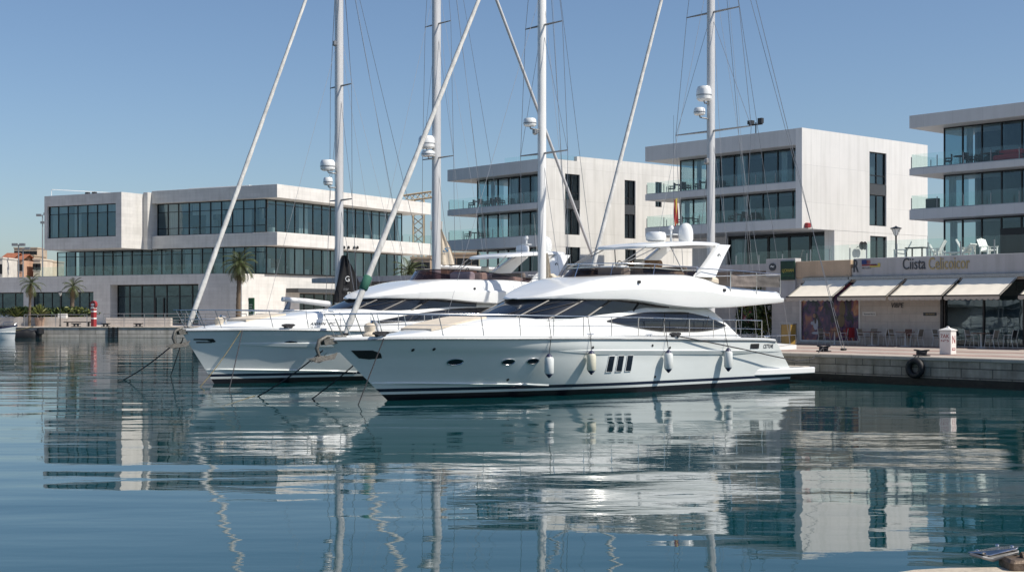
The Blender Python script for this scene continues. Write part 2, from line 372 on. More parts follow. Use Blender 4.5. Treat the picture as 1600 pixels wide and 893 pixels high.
mb=MB(); mb.box(-56,90,0,.6,.30,ZQ-.16,0).box(-56,90,-.02,.6,-1.2,.30,1).box(-56.02,-55.4,0,60,-1.2,ZQ-.16,0)
struct(frame_build(mb,'quay_wall',[M['quaywall'],M['tide']],QF))
mb=MB().bbox(-56.05,90,-.06,.75,ZQ-.16,ZQ+.004,.03)
struct(frame_build(mb,'quay_coping',M['coping'],QF))
mb=MB().box(-56,90,.75,900,ZQ-.3,ZQ-.004,0).box(-110,-56.06,30,900,-.5,ZQ-.004,0)
struct(frame_build(mb,'promenade',M['pave'],QF))
mb=MB()
for a,b in ((2.1,3.3),(6.6,7.8),(12.2,13.9)): mb.box(-56,90,a,b,ZQ-.1,ZQ+.002,0)
struct(frame_build(mb,'promenade_band',M['pavered'],QF))
ZL=1.2
mb=MB().box(-900,62,0,.8,-1.2,ZL-.12,0)
struct(frame_build(mb,'far_quay_wall',M['farquaywall'],LF))
mb=MB().bbox(-900,62,-.08,.9,ZL-.12,ZL+.01,.03)
struct(frame_build(mb,'far_quay_coping',M['coping'],LF))
mb=MB().box(-900,700,.9,60,ZL-.4,ZL,0)
struct(frame_build(mb,'far_quay',M['farpave'],LF))
mb=MB().box(-3000,3000,55,5000,.4,ZL-.012,0)
struct(frame_build(mb,'ground',mat('town_ground',(.22,.19,.16),.95,var=.3,vscale=.05),LF))

# ---------------------------------------------------------------- facade helpers (in a building's own frame)
def wall_x(mb,x0,x1,z0,z1,y,openings=(),reveal=.3,mi=0):   # wall face in the plane y, openings (xa,xb,za,zb) with reveals behind
    xs=sorted({x0,x1,*[v for o in openings for v in o[:2]]}); zs=sorted({z0,z1,*[v for o in openings for v in o[2:]]})
    for a,b in zip(xs,xs[1:]):
        for c,d in zip(zs,zs[1:]):
            mx,mz=(a+b)/2,(c+d)/2
            if any(o[0]<mx<o[1] and o[2]<mz<o[3] for o in openings): continue
            mb.quad((a,y,c),(b,y,c),(b,y,d),(a,y,d),mi)
    r=y+reveal
    for a,b,c,d in openings:
        mb.quad((a,y,c),(b,y,c),(b,r,c),(a,r,c),mi).quad((a,y,d),(a,r,d),(b,r,d),(b,y,d),mi)
        mb.quad((a,y,c),(a,r,c),(a,r,d),(a,y,d),mi).quad((b,y,c),(b,y,d),(b,r,d),(b,r,c),mi)
def turn(mb,x):                                     # a wall built along x in plane y=0 becomes the right face in plane x (outside towards +x)
    return mb.xf(lambda p:(x-p[1],p[0],p[2]))
def glazing(parent,x0,x1,z0,z1,y,xs=None,n=None,rows=(),face='x',fr_w=.09,gl='glass',name='window',blind=(),tops=()):
    """frame of mullions with glass panes as its child; one glazed opening"""
    if xs is None: xs=[x0+(x1-x0)*i/n for i in range(n+1)]
    f=MB(); h=fr_w/2; e=.006
    f.box(x0,x1,y-.06,y+.08,z0,z0+fr_w).box(x0,x1,y-.06,y+.08,z1-fr_w,z1)
    for i,x in enumerate(xs):
        w=h if 0<i<len(xs)-1 else fr_w*.8
        a=max(x-w,x0+.001); b=min(x+w,x1-.001); f.box(a,b,y-.064,y+.084,z0+fr_w+e*0+.001,z1-fr_w-.001)
    for zr in rows: f.box(x0+.002,x1-.002,y-.05,y+.07,zr-.04,zr+.04)
    g=MB().quad((x0+.01,y,z0+.01),(x1-.01,y,z0+.01),(x1-.01,y,z1-.01),(x0+.01,y,z1-.01))
    c=MB()
    for a,b in blind:
        k=max(3,int((b-a)/.14)); rows_=[]
        for zz in (z0+.12,z1-.12): rows_.append([(a+(b-a)*i/k,y+.35+.05*(i%2),zz) for i in range(k+1)])
        c.grid(rows_)
    for a,b,zl in tops: c.box(a,b,y+.22,y+.25,zl,z1-.1)
    if face!='x':
        for q in (f,g,c): turn(q,face)
    o=f.build(name,M['frame'],parent); g.build('pane',M[gl],o)
    if c.v: c.build('curtain',M['curtain'],o)
    return o
def balustrade(parent,pts,z,h=1.0,step=1.9,name='balustrade',posts=True,top=.0):
    g=MB(); p=MB()
    for (xa,ya),(xb,yb) in zip(pts,pts[1:]):
        L=math.hypot(xb-xa,yb-ya); n=max(1,round(L/step)); dx,dy=(xb-xa)/L,(yb-ya)/L; nx,ny=-dy*.008,dx*.008
        for i in range(n):
            s0,s1=L*i/n+.03,L*(i+1)/n-.03
            a=(xa+dx*s0,ya+dy*s0); b=(xa+dx*s1,ya+dy*s1)
            g.prism([(a[0]-nx,a[1]-ny),(b[0]-nx,b[1]-ny),(b[0]+nx,b[1]+ny),(a[0]+nx,a[1]+ny)],'z',z+.05,z+h)
            if posts: p.box(xa+dx*L*i/n-.025,xa+dx*L*i/n+.025,ya+dy*L*i/n-.025,ya+dy*L*i/n+.025,z,z+h*.82)
        p.box(min(xa,xb)-.02,max(xa,xb)+.02,min(ya,yb)-.02,max(ya,yb)+.02,z,z+.06)
        if top: p.path([(xa,ya,z+h+.03),(xb,yb,z+h+.03)],top,6)
    o=p.build(name,M['galv'],parent); g.build('glass_panel',M['rail_glass'],o)
    return o

# ---------------------------------------------------------------- long concrete building at the far quay
F1=Frame(-28.03,165,-29.23)
b1=thing('harbour_building','long board-marked concrete and glass building with a projecting box at its left end','building',(-28.03,165,ZL),-29.23)
rt=MB().box(-20.1,0,0,34,16.5,18.1).box(-34.0,-20.1,6.2,34,16.5,17.65)
rt.build('roof_slab',M['concrete'],b1,bevel=.03)
MB().box(-20.05,0,0,34,10.8,12.4).box(-38.0,-20.05,.6,34,10.95,12.2).build('floor_slab',M['concrete'],b1,bevel=.03)
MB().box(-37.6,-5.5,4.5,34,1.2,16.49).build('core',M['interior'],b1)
q=MB(); rnd=random.Random(21)                       # desks, shelves and columns standing inside the glazed floors
for k in range(34):
    z=12.42 if k%2 else 7.47; x=rnd.uniform(-36 if z<10 else -19,-4); y=rnd.uniform(1.8,3.6); h=rnd.choice((.75,.75,1.1,1.9)); q.box(x,x+rnd.uniform(.6,1.8),y,y+.6,z,z+h,rnd.randrange(3))
for k in range(26):
    z=12.42 if k%2 else 7.47; y=rnd.uniform(2,22); x=rnd.uniform(-4.8,-3.4); h=rnd.choice((.75,.75,1.1,1.9)); q.box(x,x+.6,y,y+rnd.uniform(.6,1.8),z,z+h,rnd.randrange(3))
for x in (-33,-26,-19,-12,-5): q.box(x-.2,x+.2,3.0,3.4,7.45,16.45,0)
o=q.build('office_furniture',[M['soffit'],M['wood'],M['frame']],b1); o['kind']='stuff'
xg=F1.at(416,340,1.0)[0]; yb=F1.atx(628,340,xg)[0]
glazing(b1,-20.0,xg,12.4,16.5,1.0,n=10,rows=(15.4,13.35),fr_w=.12,gl='glassold',blind=[(-18.2,-16.6),(-12.3,-11.2),(-8.2,-5.0)],tops=[(-19.9,-14.5,15.45),(-14.4,-9.2,14.9),(-9.1,-2.4,15.45)])
glazing(b1,1.0,yb,12.4,16.5,0,n=16,face=xg,fr_w=.12,rows=(15.9,),gl='glassold',blind=[(7.8,9.6),(15.5,17.2),(24,27)])
glazing(b1,-38.0,xg,7.45,10.8,1.05,n=21,fr_w=.12,rows=(10.1,),gl='glassold',blind=[(-36.5,-34.8),(-31,-30.2),(-27.5,-25.2),(-20.3,-19.2),(-15.8,-13.4),(-9,-8.2)])
glazing(b1,1.05,yb,7.45,10.8,0,n=16,face=xg-.03,fr_w=.12,gl='glassold',blind=[(6,9),(13,15),(20,22)])
# projecting box
bx=MB(); xr=-20.9; xl=-34.4; yf=-4.4
wa=F1.at(74,369,yf)[0]; wb=F1.at(181,369,yf)[0]
wall_x(bx,xl,xr,10.77,17.7,yf,[(wa,wb,12.25,16.35)],.35)
bx.quad((xl,yf,10.77),(xl,8,10.77),(xr,8,10.77),(xr,yf,10.77)).quad((xl,yf,17.7),(xr,yf,17.7),(xr,8,17.7),(xl,8,17.7))
bx.quad((xr,yf,10.77),(xr,8,10.77),(xr,8,17.7),(xr,yf,17.7)).quad((xl,yf,10.77),(xl,yf,17.7),(xl,8,17.7),(xl,8,10.77))
bx.build('projecting_box',M['concrete'],b1)
MB().box(wa-.05,wb+.05,yf+1.6,yf+1.7,12.3,16.3).build('box_interior',M['interior'],b1)
glazing(b1,wa,wb,12.25,16.35,yf+.3,n=7,rows=(15.3,),fr_w=.1,gl='glassold',blind=[(wa+.3,wa+1.2),(wa+4.2,wa+5.4)],tops=[(wa+.1,wa+3.4,15.4),(wa+5.5,wb-.2,15.4)])
MB().box(-20.86,-20.12,-.7,1.4,10.7,17.9).build('concrete_fin',M['concrete'],b1,bevel=.02)
# ground storey
gx=xg-.25; zt=7.4
yg=-3.2
ent=(F1.at(172,460,yg)[0],F1.at(310,460,yg)[0]); zent=F1.at(240,444,yg)[1]; 
w1=(F1.at(45,470,yg)[0],F1.at(146,470,yg)[0]); z1=F1.at(90,456,yg)[1]
g=MB(); wall_x(g,-75,gx,1.2,zt,yg,[(ent[0],ent[1],1.3,zent),(w1[0],w1[1],2.4,z1),(-62,w1[0]-1.0,2.4,z1)],1.4)
r=MB(); yd0=F1.atx(468,470,gx)[0]; yd1=F1.atx(545,470,gx)[0]
wall_x(r,yg,60,1.2,zt,0,[(yd0,yd1,1.25,5.2)],1.2); turn(r,gx); g.add(r)
g.quad((-75,yg,zt),(gx,yg,zt),(gx,60,zt),(-75,60,zt))
g.build('ground_storey',M['concrete'],b1)
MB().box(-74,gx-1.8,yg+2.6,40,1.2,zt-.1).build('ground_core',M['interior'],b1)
glazing(b1,ent[0]+.02,ent[1]-.02,1.3,zent-.02,yg+1.3,n=7,rows=(4.75,),fr_w=.16,gl='glassold',name='entrance_glazing')
d=MB()
for xx in (-17.6,-16.2): d.box(xx-.09,xx+.09,yg+1.2,yg+1.36,1.3,4.6)
d.build('entrance_door',M['frame'],b1)
glazing(b1,w1[0]+.02,w1[1]-.02,2.4,z1-.02,yg+.9,n=7,fr_w=.1,gl='glassold')
glazing(b1,-61.98,w1[0]-1.02,2.4,z1-.02,yg+.9,n=9,fr_w=.1,gl='glassold',blind=[(-53,-51.5),(-49.5,-48.6)])
glazing(b1,yd0+.02,yd1-.02,1.25,5.18,.9,n=5,rows=(4.2,),face=gx,fr_w=.14,name='entrance_glazing')
cy=F1.atx(447,448,gx)[0]
turn(MB().box(cy,yd1+1.5,-1.9,-.003,5.25,5.75),gx).build('canopy',M['darkpanel'],b1)
turn(MB().bbox(-.12,.12,-.12,-.001,4.2,4.5,.02).xf(lambda p:(p[0]+yg+1.3+0*p[0],p[1],p[2])),gx).build('wall_lamp',M['dark'],b1)
balustrade(b1,[(-38,yg+.25),(-22,yg+.25),(gx-.25,yg+.25)],zt,1.25,2.4,posts=False)
balustrade(b1,[(xg,yb+.2),(xg,yb+5.4),(-.4,yb+5.4)],12.4,1.3,2.0)
rr=MB(); rr.path([(-34,-3.6,17.7),(-34,-3.6,18.5),(-33.9,-3.6,18.6),(-28.5,1.8,18.35)],.04,6); rr.build('roof_handrail',M['mastwhite'],b1)
MB().box(-18.5,-8.5,5,9,18.1,18.75).build('roof_plant_box',M['gel'],b1)
for x,y in ((-29,-2.2),(-27.8,-2.2)):
    MB().box(x-.25,x+.25,y-.2,y+.2,17.7,18.15).build('roof_vent',M['dark'],b1)
for px in (536,543,552,557): 
    y,z=F1.atx(px,386,0); turn(MB().lathe([(.02,0),(.16,.05),(.16,.3),(.05,.42)],(y,-.18,z-.25),8),0.0).build('facade_spotlight',M['dark'],b1)

# ---------------------------------------------------------------- the three white apartment blocks
def chair_small(mb,x,y,z,a,mi=0,s=1.0):             # outdoor armchair: four legs, seat, back, arms
    q=MB(); q.box(-.27,.27,-.25,.25,.38,.45); q.box(-.27,.27,.22,.29,.45,.92)
    for sx in (-.25,.25):
        for sy in (-.22,.22): q.box(sx-.025,sx+.025,sy-.025,sy+.025,0,.38)
        q.box(sx-.03,sx+.03,-.22,.24,.60,.65); q.box(sx-.025,sx+.025,-.22,-.17,.45,.60)
    c,s_=math.cos(a),math.sin(a)
    return mb.add(q,lambda p:(x+s*(c*p[0]-s_*p[1]),y+s*(s_*p[0]+c*p[1]),z+s*p[2]),mi)
def table_small(mb,x,y,z,mi=0,r=.55,h=.74):
    q=MB().lathe([(r*.98,0),(r,.02),(r,.05),(r*.95,.06)],(x,y,z+h-.06),14,mi); mb.add(q)
    mb.lathe([(.05,0),(.04,h-.06)],(x,y,z),8,mi); return mb.lathe([(.3,0),(.3,.03),(.05,.05)],(x,y,z),10,mi)
def world_thing_mesh(mb,name,m,fr,label,cat,group=None):
    o=mb.build(name,m,None); o.location=(fr.X,fr.Y,0); o.rotation_euler=(0,0,fr.a); tag(o,label,cat,group); return o
M['rattan']=mat('dark_rattan',(.05,.045,.042),.7,var=.4,vscale=30)
def balcony_set(fr,x,y,z,label,group,n=2,m='rattan',tb=True):
    if tb:
        o=table_small(MB(),0,0,0,0,.5).build('balcony_table',M[m],None); o.location=(*fr.w(x,y),z); tag(o,'small dark table '+label,'table','balcony tables')
    ch=chair_small(MB(),0,0,0,0).build('balcony_chair',M[m],None)
    for k in range(n):
        c=ch if k==0 else ch.copy()
        if k: COL.objects.link(c)
        a=(k*2.4+.9); c.location=(*fr.w(x+.95*math.cos(a),y+.5*math.sin(a)),z); c.rotation_euler=(0,0,fr.a+a+1.57+.3*k)
        tag(c,'dark rattan armchair '+label,'chair',group)

def apartment(name,label,fr,depth,xl,xgl,xgr,zs,cols,base_z,wall,rw,openwin,bx0=None):
    """xl left slab end, xgl..xgr glazed strip; zs = (roof top, roof soffit, slab2 top, slab2 soffit, slab1 top, slab1 soffit)"""
    b=thing(name,label,'building',(fr.X,fr.Y,base_z),math.degrees(fr.a))
    zr,zrb,z2,z2b,z1,z1b=zs; rec=1.7
    f=MB(); f.box(xl,-.62,0,depth*.35,zrb,zr); f.build('roof_slab',M['greypanel'],b,bevel=.02)
    f=MB(); f.box(xl,-.62,0,depth*.3,z2b,z2); f.build('upper_balcony_slab',M['greypanel'],b,bevel=.02)
    f=MB(); f.box(xl,-.62,0,depth*.3,z1b,z1); f.build('lower_balcony_slab',M['greypanel'],b,bevel=.02)
    r=MB(); wall_x(r,0,depth,z1b,zr,0,rw,.28); turn(r,0); 
    r.quad((-.62,0,z1b),(0,0,z1b),(0,0,zr),(-.62,0,zr)).quad((-.62,0,z1b),(-.62,0,zr),(-.62,rec+.2,zr),(-.62,rec+.2,z1b))
    r.quad((-.62,0,zr),(0,0,zr),(0,depth,zr),(-.62,depth,zr)).quad((-.62,0,z1b),(-.62,depth,z1b),(0,depth,z1b),(0,0,z1b))
    r.quad((xgl+.3,depth*.35,zr-.02),(-.62,depth*.35,zr-.02),(-.62,depth,zr-.02),(xgl+.3,depth,zr-.02)).quad((xgl+.3,depth,base_z),(xgl+.3,depth,zr),(0,depth,zr),(0,depth,base_z))
    r.quad((xgl+.3,rec+4,base_z),(xgl+.3,depth,base_z),(xgl+.3,depth,zr-.02),(xgl+.3,rec+4,zr-.02))
    r.build('facade_wall',M[wall],b)
    for (za,zb,nm) in ((z2,zrb,0),(z1,z2b,1)):
        xs=[xgl+(xgr-xgl)*i/cols for i in range(cols+1)]
        bl=[(xs[1]+.1,xs[1]+.6),(xs[cols//2]+.05,xs[cols//2]+.9),(xs[-2]+.1,xs[-1]-.2),(xs[-3]+.1,xs[-3]+.7)] if nm==0 else [(xs[0]+.2,xs[0]+.8),(xs[-2]+.3,xs[-1]-.1),(xs[cols//2]+.1,xs[cols//2+1]-.1)]
        glazing(b,xgl,xgr,za+.01,zb-.01,rec,xs=xs,rows=(),fr_w=.09,blind=bl)
        g=MB(); g.quad((xgl,rec+.06,za),(xgl,rec+3.4,za),(xgl,rec+3.4,zb),(xgl,rec+.06,zb)); g.build('side_pane',M['glass'],b)
        balustrade(b,[(xl+.12,rec+3.6),(xl+.12,.1),(-.66,.1)],za,1.05,2.1)
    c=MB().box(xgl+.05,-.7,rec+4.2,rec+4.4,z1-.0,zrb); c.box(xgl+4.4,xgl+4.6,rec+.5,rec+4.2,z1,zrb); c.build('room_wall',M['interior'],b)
    for i,ow in enumerate(rw):
        glazing(b,ow[0]+.01,ow[1]-.01,ow[2]+.01,ow[3]-.01,.2,n=2,face=0,rows=((ow[2]*.72+ow[3]*.28),) if i%2==0 else (),fr_w=.08)
        turn(MB().quad((ow[0],.9,ow[2]),(ow[1],.9,ow[2]),(ow[1],.9,ow[3]),(ow[0],.9,ow[3])),0).build('room_back',M['interior'],b)
    return b
# right-hand neighbour of the mast in the middle: tall block
F3=Frame(23.28,111,-49)
def zz(fr,px,py,x=None,y=0): return fr.at(px,py,y)[1]
zs3=(17.68,16.35,13.4,12.85,10.4,9.62)
xl3=F3.at(1008,240)[0]; xg3=F3.at(1063,340,1.7)[0]; xr3=-.63
wy=lambda fr,a,b,c,d:(fr.atx(a,300,0)[0],fr.atx(b,300,0)[0],fr.atx(a,d,0)[1],fr.atx(a,c,0)[1])
w3a=wy(F3,1358.5,1385,236.5,287); w3b=(w3a[0],w3a[1],F3.atx(1359,352,0)[1],F3.atx(1359,303,0)[1])
b3=apartment('apartment_block','white apartment block with a sunlit blank side wall, behind the rightmost mast',F3,18.1,xl3,xg3,xr3,zs3,9,5.75,'facade',[w3a,w3b],None)
turn(MB().quad((w3a[0],.1,w3b[3]),(w3a[1],.1,w3b[3]),(w3a[1],.1,w3a[2]),(w3a[0],.1,w3a[2])).xf(lambda p:(p[0],-.004,p[2])),0).build('spandrel_panel',M['darkpanel'],b3)
# ground floor set back under the box
gy=F3.at(1304,400,0); xcol=-.02; ycol=F3.atx(1304,400,0)[0]
g=MB(); w3c=(F3.atx(1360,385,0)[0],F3.atx(1386,385,0)[0],6.1,F3.atx(1360,368,0)[1]); wall_x(g,ycol,18.1,5.75,9.62,0,[w3c],.25); turn(g,-.02)
g.quad((-1.0,ycol,5.75),(-.02,ycol,5.75),(-.02,ycol,9.62),(-1.0,ycol,9.62)).quad((-1.0,ycol,5.75),(-1.0,ycol,9.62),(-1.0,ycol+1.2,9.62),(-1.0,ycol+1.2,5.75))
g.build('ground_wall',M['facade'],b3)
glazing(b3,w3c[0],w3c[1],w3c[2],w3c[3],.2,n=2,face=-.02)
xa=F3.at(1140,400,ycol+1.2)[0]
glazing(b3,xa,-1.0,5.76,9.6,ycol+1.1,n=5,fr_w=.22,blind=[(xa+.4,xa+1.2)])
MB().box(xa-4,xa,ycol+.7,ycol+4,5.75,9.6).build('ground_pier',M['facade'],b3)
MB().box(xa-3.9,-.9,ycol+5,ycol+5.2,5.75,9.6).build('ground_room_wall',M['interior'],b3)
for px in (1338.5,1343.5):                          # two dark dishes on the side wall
    y,z=F3.atx(px,384,-.02); turn(MB().lathe([(.05,0),(.34,.10),(.36,.14),(.30,.12),(.03,.06)],(0,0,0),14).xf(lambda p:(y+p[0],-.35-p[2],z+p[1])).tube((y,-.02,z-.1),(y,-.4,z),.03),0).build('satellite_dish',M['dark'],b3)
y,z=F3.atx(1260,352,0); turn(MB().bbox(y-.25,y+.25,-.3,-.005,z-.2,z+.2,.04),0).build('alarm_box',M['red'],b3)
rm=MB(); px0=F3.at(1181,206,1.0); rm.tube((px0[0],1,17.66),(px0[0],1,18.75),.05).box(px0[0]-.7,px0[0]+.7,.95,1.05,18.5,18.62).box(px0[0]-.75,px0[0]-.3,.8,1.2,18.62,18.95).box(px0[0]+.3,px0[0]+.72,.85,1.15,18.62,19.05)
rm.build('roof_camera_mast',M['dark'],b3)
# middle block behind the centre mast
F2=Frame(2.92,126,-49)
zs2=(16.9,15.75,12.9,12.35,9.88,8.9)
xl2=F2.at(699,290)[0]; xg2=F2.at(746,340,1.7)[0]
def wcol(a,b,c,d): return (F2.atx(a,300,0)[0],F2.atx(b,300,0)[0],F2.atx(a,d,0)[1],F2.atx(a,c,0)[1])
wins=[wcol(883,906,271,312),wcol(883,906,325.5,366),wcol(976,993,281,320),wcol(976,993,334,372),wcol(1024,1034,284,323)]
b2=apartment('apartment_block','white apartment block with rust streaks under its roof edge, standing behind the centre mast',F2,27,xl2,xg2,-.63,zs2,7,ZL,'facade_old',wins,None)
for i,j in ((0,1),(2,3)):
    a=wins[i]; turn(MB().quad((a[0],-.004,wins[j][3]),(a[1],-.004,wins[j][3]),(a[1],-.004,a[2]),(a[0],-.004,a[2])),0).build('spandrel_panel',M['darkpanel'],b2)
g=MB(); w2c=wcol(884,907,380,433); w2d=wcol(977,994,384,440); wall_x(g,0,27,ZL,8.9,0,[w2c,w2d],.25); turn(g,-.02); g.build('ground_wall',M['facade_old'],b2)
for a in (w2c,w2d): glazing(b2,a[0],a[1],a[2],a[3],.2,n=2,rows=(a[2]+1.4,),face=-.02)
glazing(b2,xg2,-.7,ZL+.5,8.88,1.7,n=7,rows=(5.2,),fr_w=.12)
MB().box(xg2+.05,-.8,6.2,6.4,ZL,8.9).build('ground_room_wall',M['interior'],b2)
balustrade(b2,[(-6,.4),(-.3,.4),(-.3,6)],16.9,.5,2,posts=False)
turn(MB().box(4.2,27,.0,.4,16.9,17.35),-.05).build('roof_parapet',M['facade_old'],b2)
# right-hand block, cut by the picture edge
F4=Frame(29.6,103,-49)
zs4=(17.5,16.55,13.55,13.05,10.5,9.75)
b4f=Frame(*F4.w(18,0),-49)
xl4=-18.0; xg4=b4f.at(1475,300,1.7)[0]
b4=apartment('apartment_block','grey-fronted apartment block cut by the right picture edge, behind the terrace chairs',b4f,20,xl4,xg4,-.63,zs4,10,5.75,'facade',[],None)
glazing(b4,xg4,-.7,5.8,9.73,1.7,n=10,fr_w=.1,blind=[(xg4+.3,xg4+.9)])
MB().quad((0,0,5.75),(0,20,5.75),(0,20,9.75),(0,0,9.75)).quad((-.64,1.6,5.75),(0,1.6,5.75),(0,1.6,9.75),(-.64,1.6,9.75)).build('ground_wall',M['facade'],b4)
MB().box(xg4+.05,-.8,6.0,6.2,5.75,9.75).build('ground_room_wall',M['interior'],b4)
for xx in (xg4+4.6,): MB().box(xx-.03,xx+1.9,1.62,1.72,5.8,8.9).build('terrace_door',M['frame'],b4)
# balcony furniture
balcony_set(F3,xl3+3.3,1.0,13.4,'on the top balcony of the tall white block','chairs on the top balcony of the tall block',4)
balcony_set(F3,xl3+6.3,1.0,13.4,'beside the glass of the tall white block, top balcony','chairs on the top balcony of the tall block',3)
balcony_set(F3,xl3+4.2,1.0,10.4,'on the lower balcony of the tall white block','chairs on the lower balcony of the tall block',2)
balcony_set(F3,xl3+10.2,1.0,10.4,'under the mast on the lower balcony of the tall white block','chairs on the lower balcony of the tall block',3)
balcony_set(F2,xl2+3.6,1.0,12.9,'on the top balcony of the block behind the centre mast','chairs on the top balcony of the middle block',3)
balcony_set(F2,xl2+6.2,1.0,12.9,'near the mast on the top balcony of the middle block','chairs on the top balcony of the middle block',3)
balcony_set(F2,xl2+3.0,1.0,9.88,'on the lower balcony of the block behind the centre mast','chairs on the lower balcony of the middle block',2)
balcony_set(b4f,xl4+3.6,1.0,13.55,'on the top balcony of the right-hand block','chairs on the top balcony of the right-hand block',3)
balcony_set(b4f,xl4+6.0,1.0,13.55,'in front of the top floor glass of the right-hand block','chairs on the top balcony of the right-hand block',2)
s=MB().bbox(0,2.0,0,.75,.12,.5,.08).bbox(0,2.0,.6,.85,.5,.9,.08); o=s.build('balcony_sofa',M['redcloth'],None); x=b4f.at(1577,240,.9)[0]; o.location=(*b4f.w(x-1.2,.7),13.55); o.rotation_euler=(0,0,b4f.a); tag(o,'dull red sofa on the top balcony at the right picture edge','sofa')
o=MB().bbox(0,1.0,0,.4,0,.85,.03).build('balcony_planter',M['rattan'],None); o.location=(*b4f.w(xl4+.6,1.2),10.5); o.rotation_euler=(0,0,b4f.a); tag(o,'long dark planter box on the lower left corner balcony of the right-hand block','planter')
# ---------------------------------------------------------------- shop row under the sunny terrace
SF=Frame(22.1,71.4,-49)
ZT=5.72
sh=thing('shop_row','low stone shop row with cream awnings, a photo poster and the terrace on its roof','building',(SF.X,SF.Y,ZQ),-49)
sx=lambda px,y=0: SF.at(px,480,y)[0]
szz=lambda px,py,y=0: SF.at(px,py,y)[1]
xw0=sx(1206); xp0,xp1=sx(1252),sx(1343); xg0=sx(1474); xend=16.0
xA=sx(1336)
ztop=szz(1470,399.5); zaw=szz(1470,430); 
# walls
g=MB(); wall_x(g,xw0,xend,ZQ,zaw+.02,0,[(xp0-.05,xp1+.03,1.25,4.55),(xg0,xend-.6,1.2,4.55)],.22)
g.quad((xw0,0,ZQ),(xw0,3.2,ZQ),(xw0,3.2,zaw),(xw0,0,zaw))
wall_x(g,-60,xw0,ZQ,ztop-.1,3.2,[(sx(1150,3.2),sx(1163,3.2),1.2,3.4)],.3)
g.build('stone_wall',M['lime'],sh)
MB().box(xw0+.1,xend,1.8,2.0,ZQ,4.7).box(-50,xw0-.1,3.9,4.0,ZQ,4).build('shop_interior',M['interior'],sh)
MB().bbox(xA,xend,-.16,.4,zaw+.02,ztop,.02).build('fascia',M['limed'],sh)
xB=sx(1245)
MB().bbox(xB,xA-.22,-.10,.4,zaw+.02,szz(1290,407),.02).build('fascia',M['beigewall'],sh)
MB().bbox(sx(1199),xB-.01,-.14,.42,zaw-1.2,szz(1222,404),.02).build('fascia',M['limed'],sh)
MB().box(xA-.21,xA-.01,-.02,.4,zaw+.02,ztop-.5).build('fascia_gap',M['lime'],sh)
MB().box(-60,xend+6,.42,62,ZT-.4,ZT).box(-60,xw0-.3,3.0,3.6,ZT-.6,ZT+.12).build('terrace_slab',M['limed'],sh)
mb=MB(); mb.box(xA-.2,xend,-.3,.0,zaw-.14,zaw+.02).box(sx(1258),xA-.3,-.24,.0,zaw-.14,zaw+.02).build('awning_housing',M['galv'],sh)
# awnings
def awning(x0,x1,zt,dz,d,name='awning'):
    mb=MB(); n=14
    rows=[]
    for j in range(9):
        t=j/8; rows.append([(x0+(x1-x0)*i/n,-.2-t*(d-.2),zt-.10-dz*t-.05*math.sin(math.pi*t)*(1+.25*math.sin(i*1.7))) for i in range(n+1)])
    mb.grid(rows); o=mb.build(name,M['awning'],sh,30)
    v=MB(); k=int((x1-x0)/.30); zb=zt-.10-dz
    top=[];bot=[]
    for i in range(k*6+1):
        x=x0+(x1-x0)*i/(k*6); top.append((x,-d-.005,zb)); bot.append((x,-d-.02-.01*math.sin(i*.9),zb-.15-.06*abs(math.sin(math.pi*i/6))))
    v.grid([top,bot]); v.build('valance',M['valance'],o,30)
    a=MB(); a.tube((x0,-d,zb+.02),(x1,-d,zb+.02),.035,8)
    for xx in (x0+.05,x1-.05): a.path([(xx,-.15,zt-.12),(xx,-d,zb)],.035,6)
    for xx in (x0+.5,x1-.5): a.path([(xx,-.15,zt-.25),(xx+.5*(1 if xx<(x0+x1)/2 else -1),-.15-(d-.15)*.5,zt-.75),(xx,-d+.05,zb-.02)],.025,6)
    a.build('awning_arm',M['frame'],o)
    return o
aw=[sx(1340.5),sx(1419.5),sx(1506),sx(1596)]
for a,b in zip(aw,aw[1:]): awning(a+.06,b-.06,zaw-.02,.97,1.95)
awning(sx(1262),sx(1334),zaw-.02,.97,1.95)
awning(aw[3]+.9,aw[3]+3.6,zaw-.02,.97,1.95)
# poster: warm and dark soft shapes on a glossy board
m,n,l=nt('poster_print'); p=n['Principled BSDF']; p.inputs['Roughness'].default_value=.25
tc=n.new('ShaderNodeTexCoord'); mp=n.new('ShaderNodeMapping'); mp.inputs['Scale'].default_value=(.8,1,.5); l.new(tc.outputs['Object'],mp.inputs[0])
nz=n.new('ShaderNodeTexNoise'); nz.inputs['Scale'].default_value=2.1; nz.inputs['Detail'].default_value=5; nz.inputs['Distortion'].default_value=.7; l.new(mp.outputs[0],nz.inputs['Vector'])
cr=n.new('ShaderNodeValToRGB'); e=cr.color_ramp.elements; e[0].position=.40; e[0].color=(.006,.007,.012,1); e[1].position=.72; e[1].color=(.50,.30,.15,1)
for q,c in ((.48,(.05,.02,.09)),(.55,(.13,.04,.10)),(.63,(.36,.13,.07))): x=e.new(q); x.color=(*c,1)
l.new(nz.outputs[0],cr.inputs[0]); l.new(cr.outputs[0],p.inputs['Base Color']); M['poster']=m
po=MB().box(xp0,xp1,.08,.14,1.36,4.5).build('poster',M['poster'],sh)
f=MB(); f.box(xp0-.05,xp1+.03,-.03,.2,1.26,1.36).box(xp1-.04,xp1+.05,-.03,.2,1.36,4.5).box(xp0-.09,xp0,-.03,.2,1.36,4.5); f.build('poster_frame',M['whiteplastic'],po)
pf=None   # the seated figure and the dancer printed on the poster
def blob(cx,cz,rx,rz,mi,n=14,y=.072): pf.poly([(cx+rx*math.cos(6.283*i/n),y-mi*.001,cz+rz*math.sin(6.283*i/n)) for i in range(n)],mi)
x=xp0+(xp1-xp0)*.24
pf=MB()
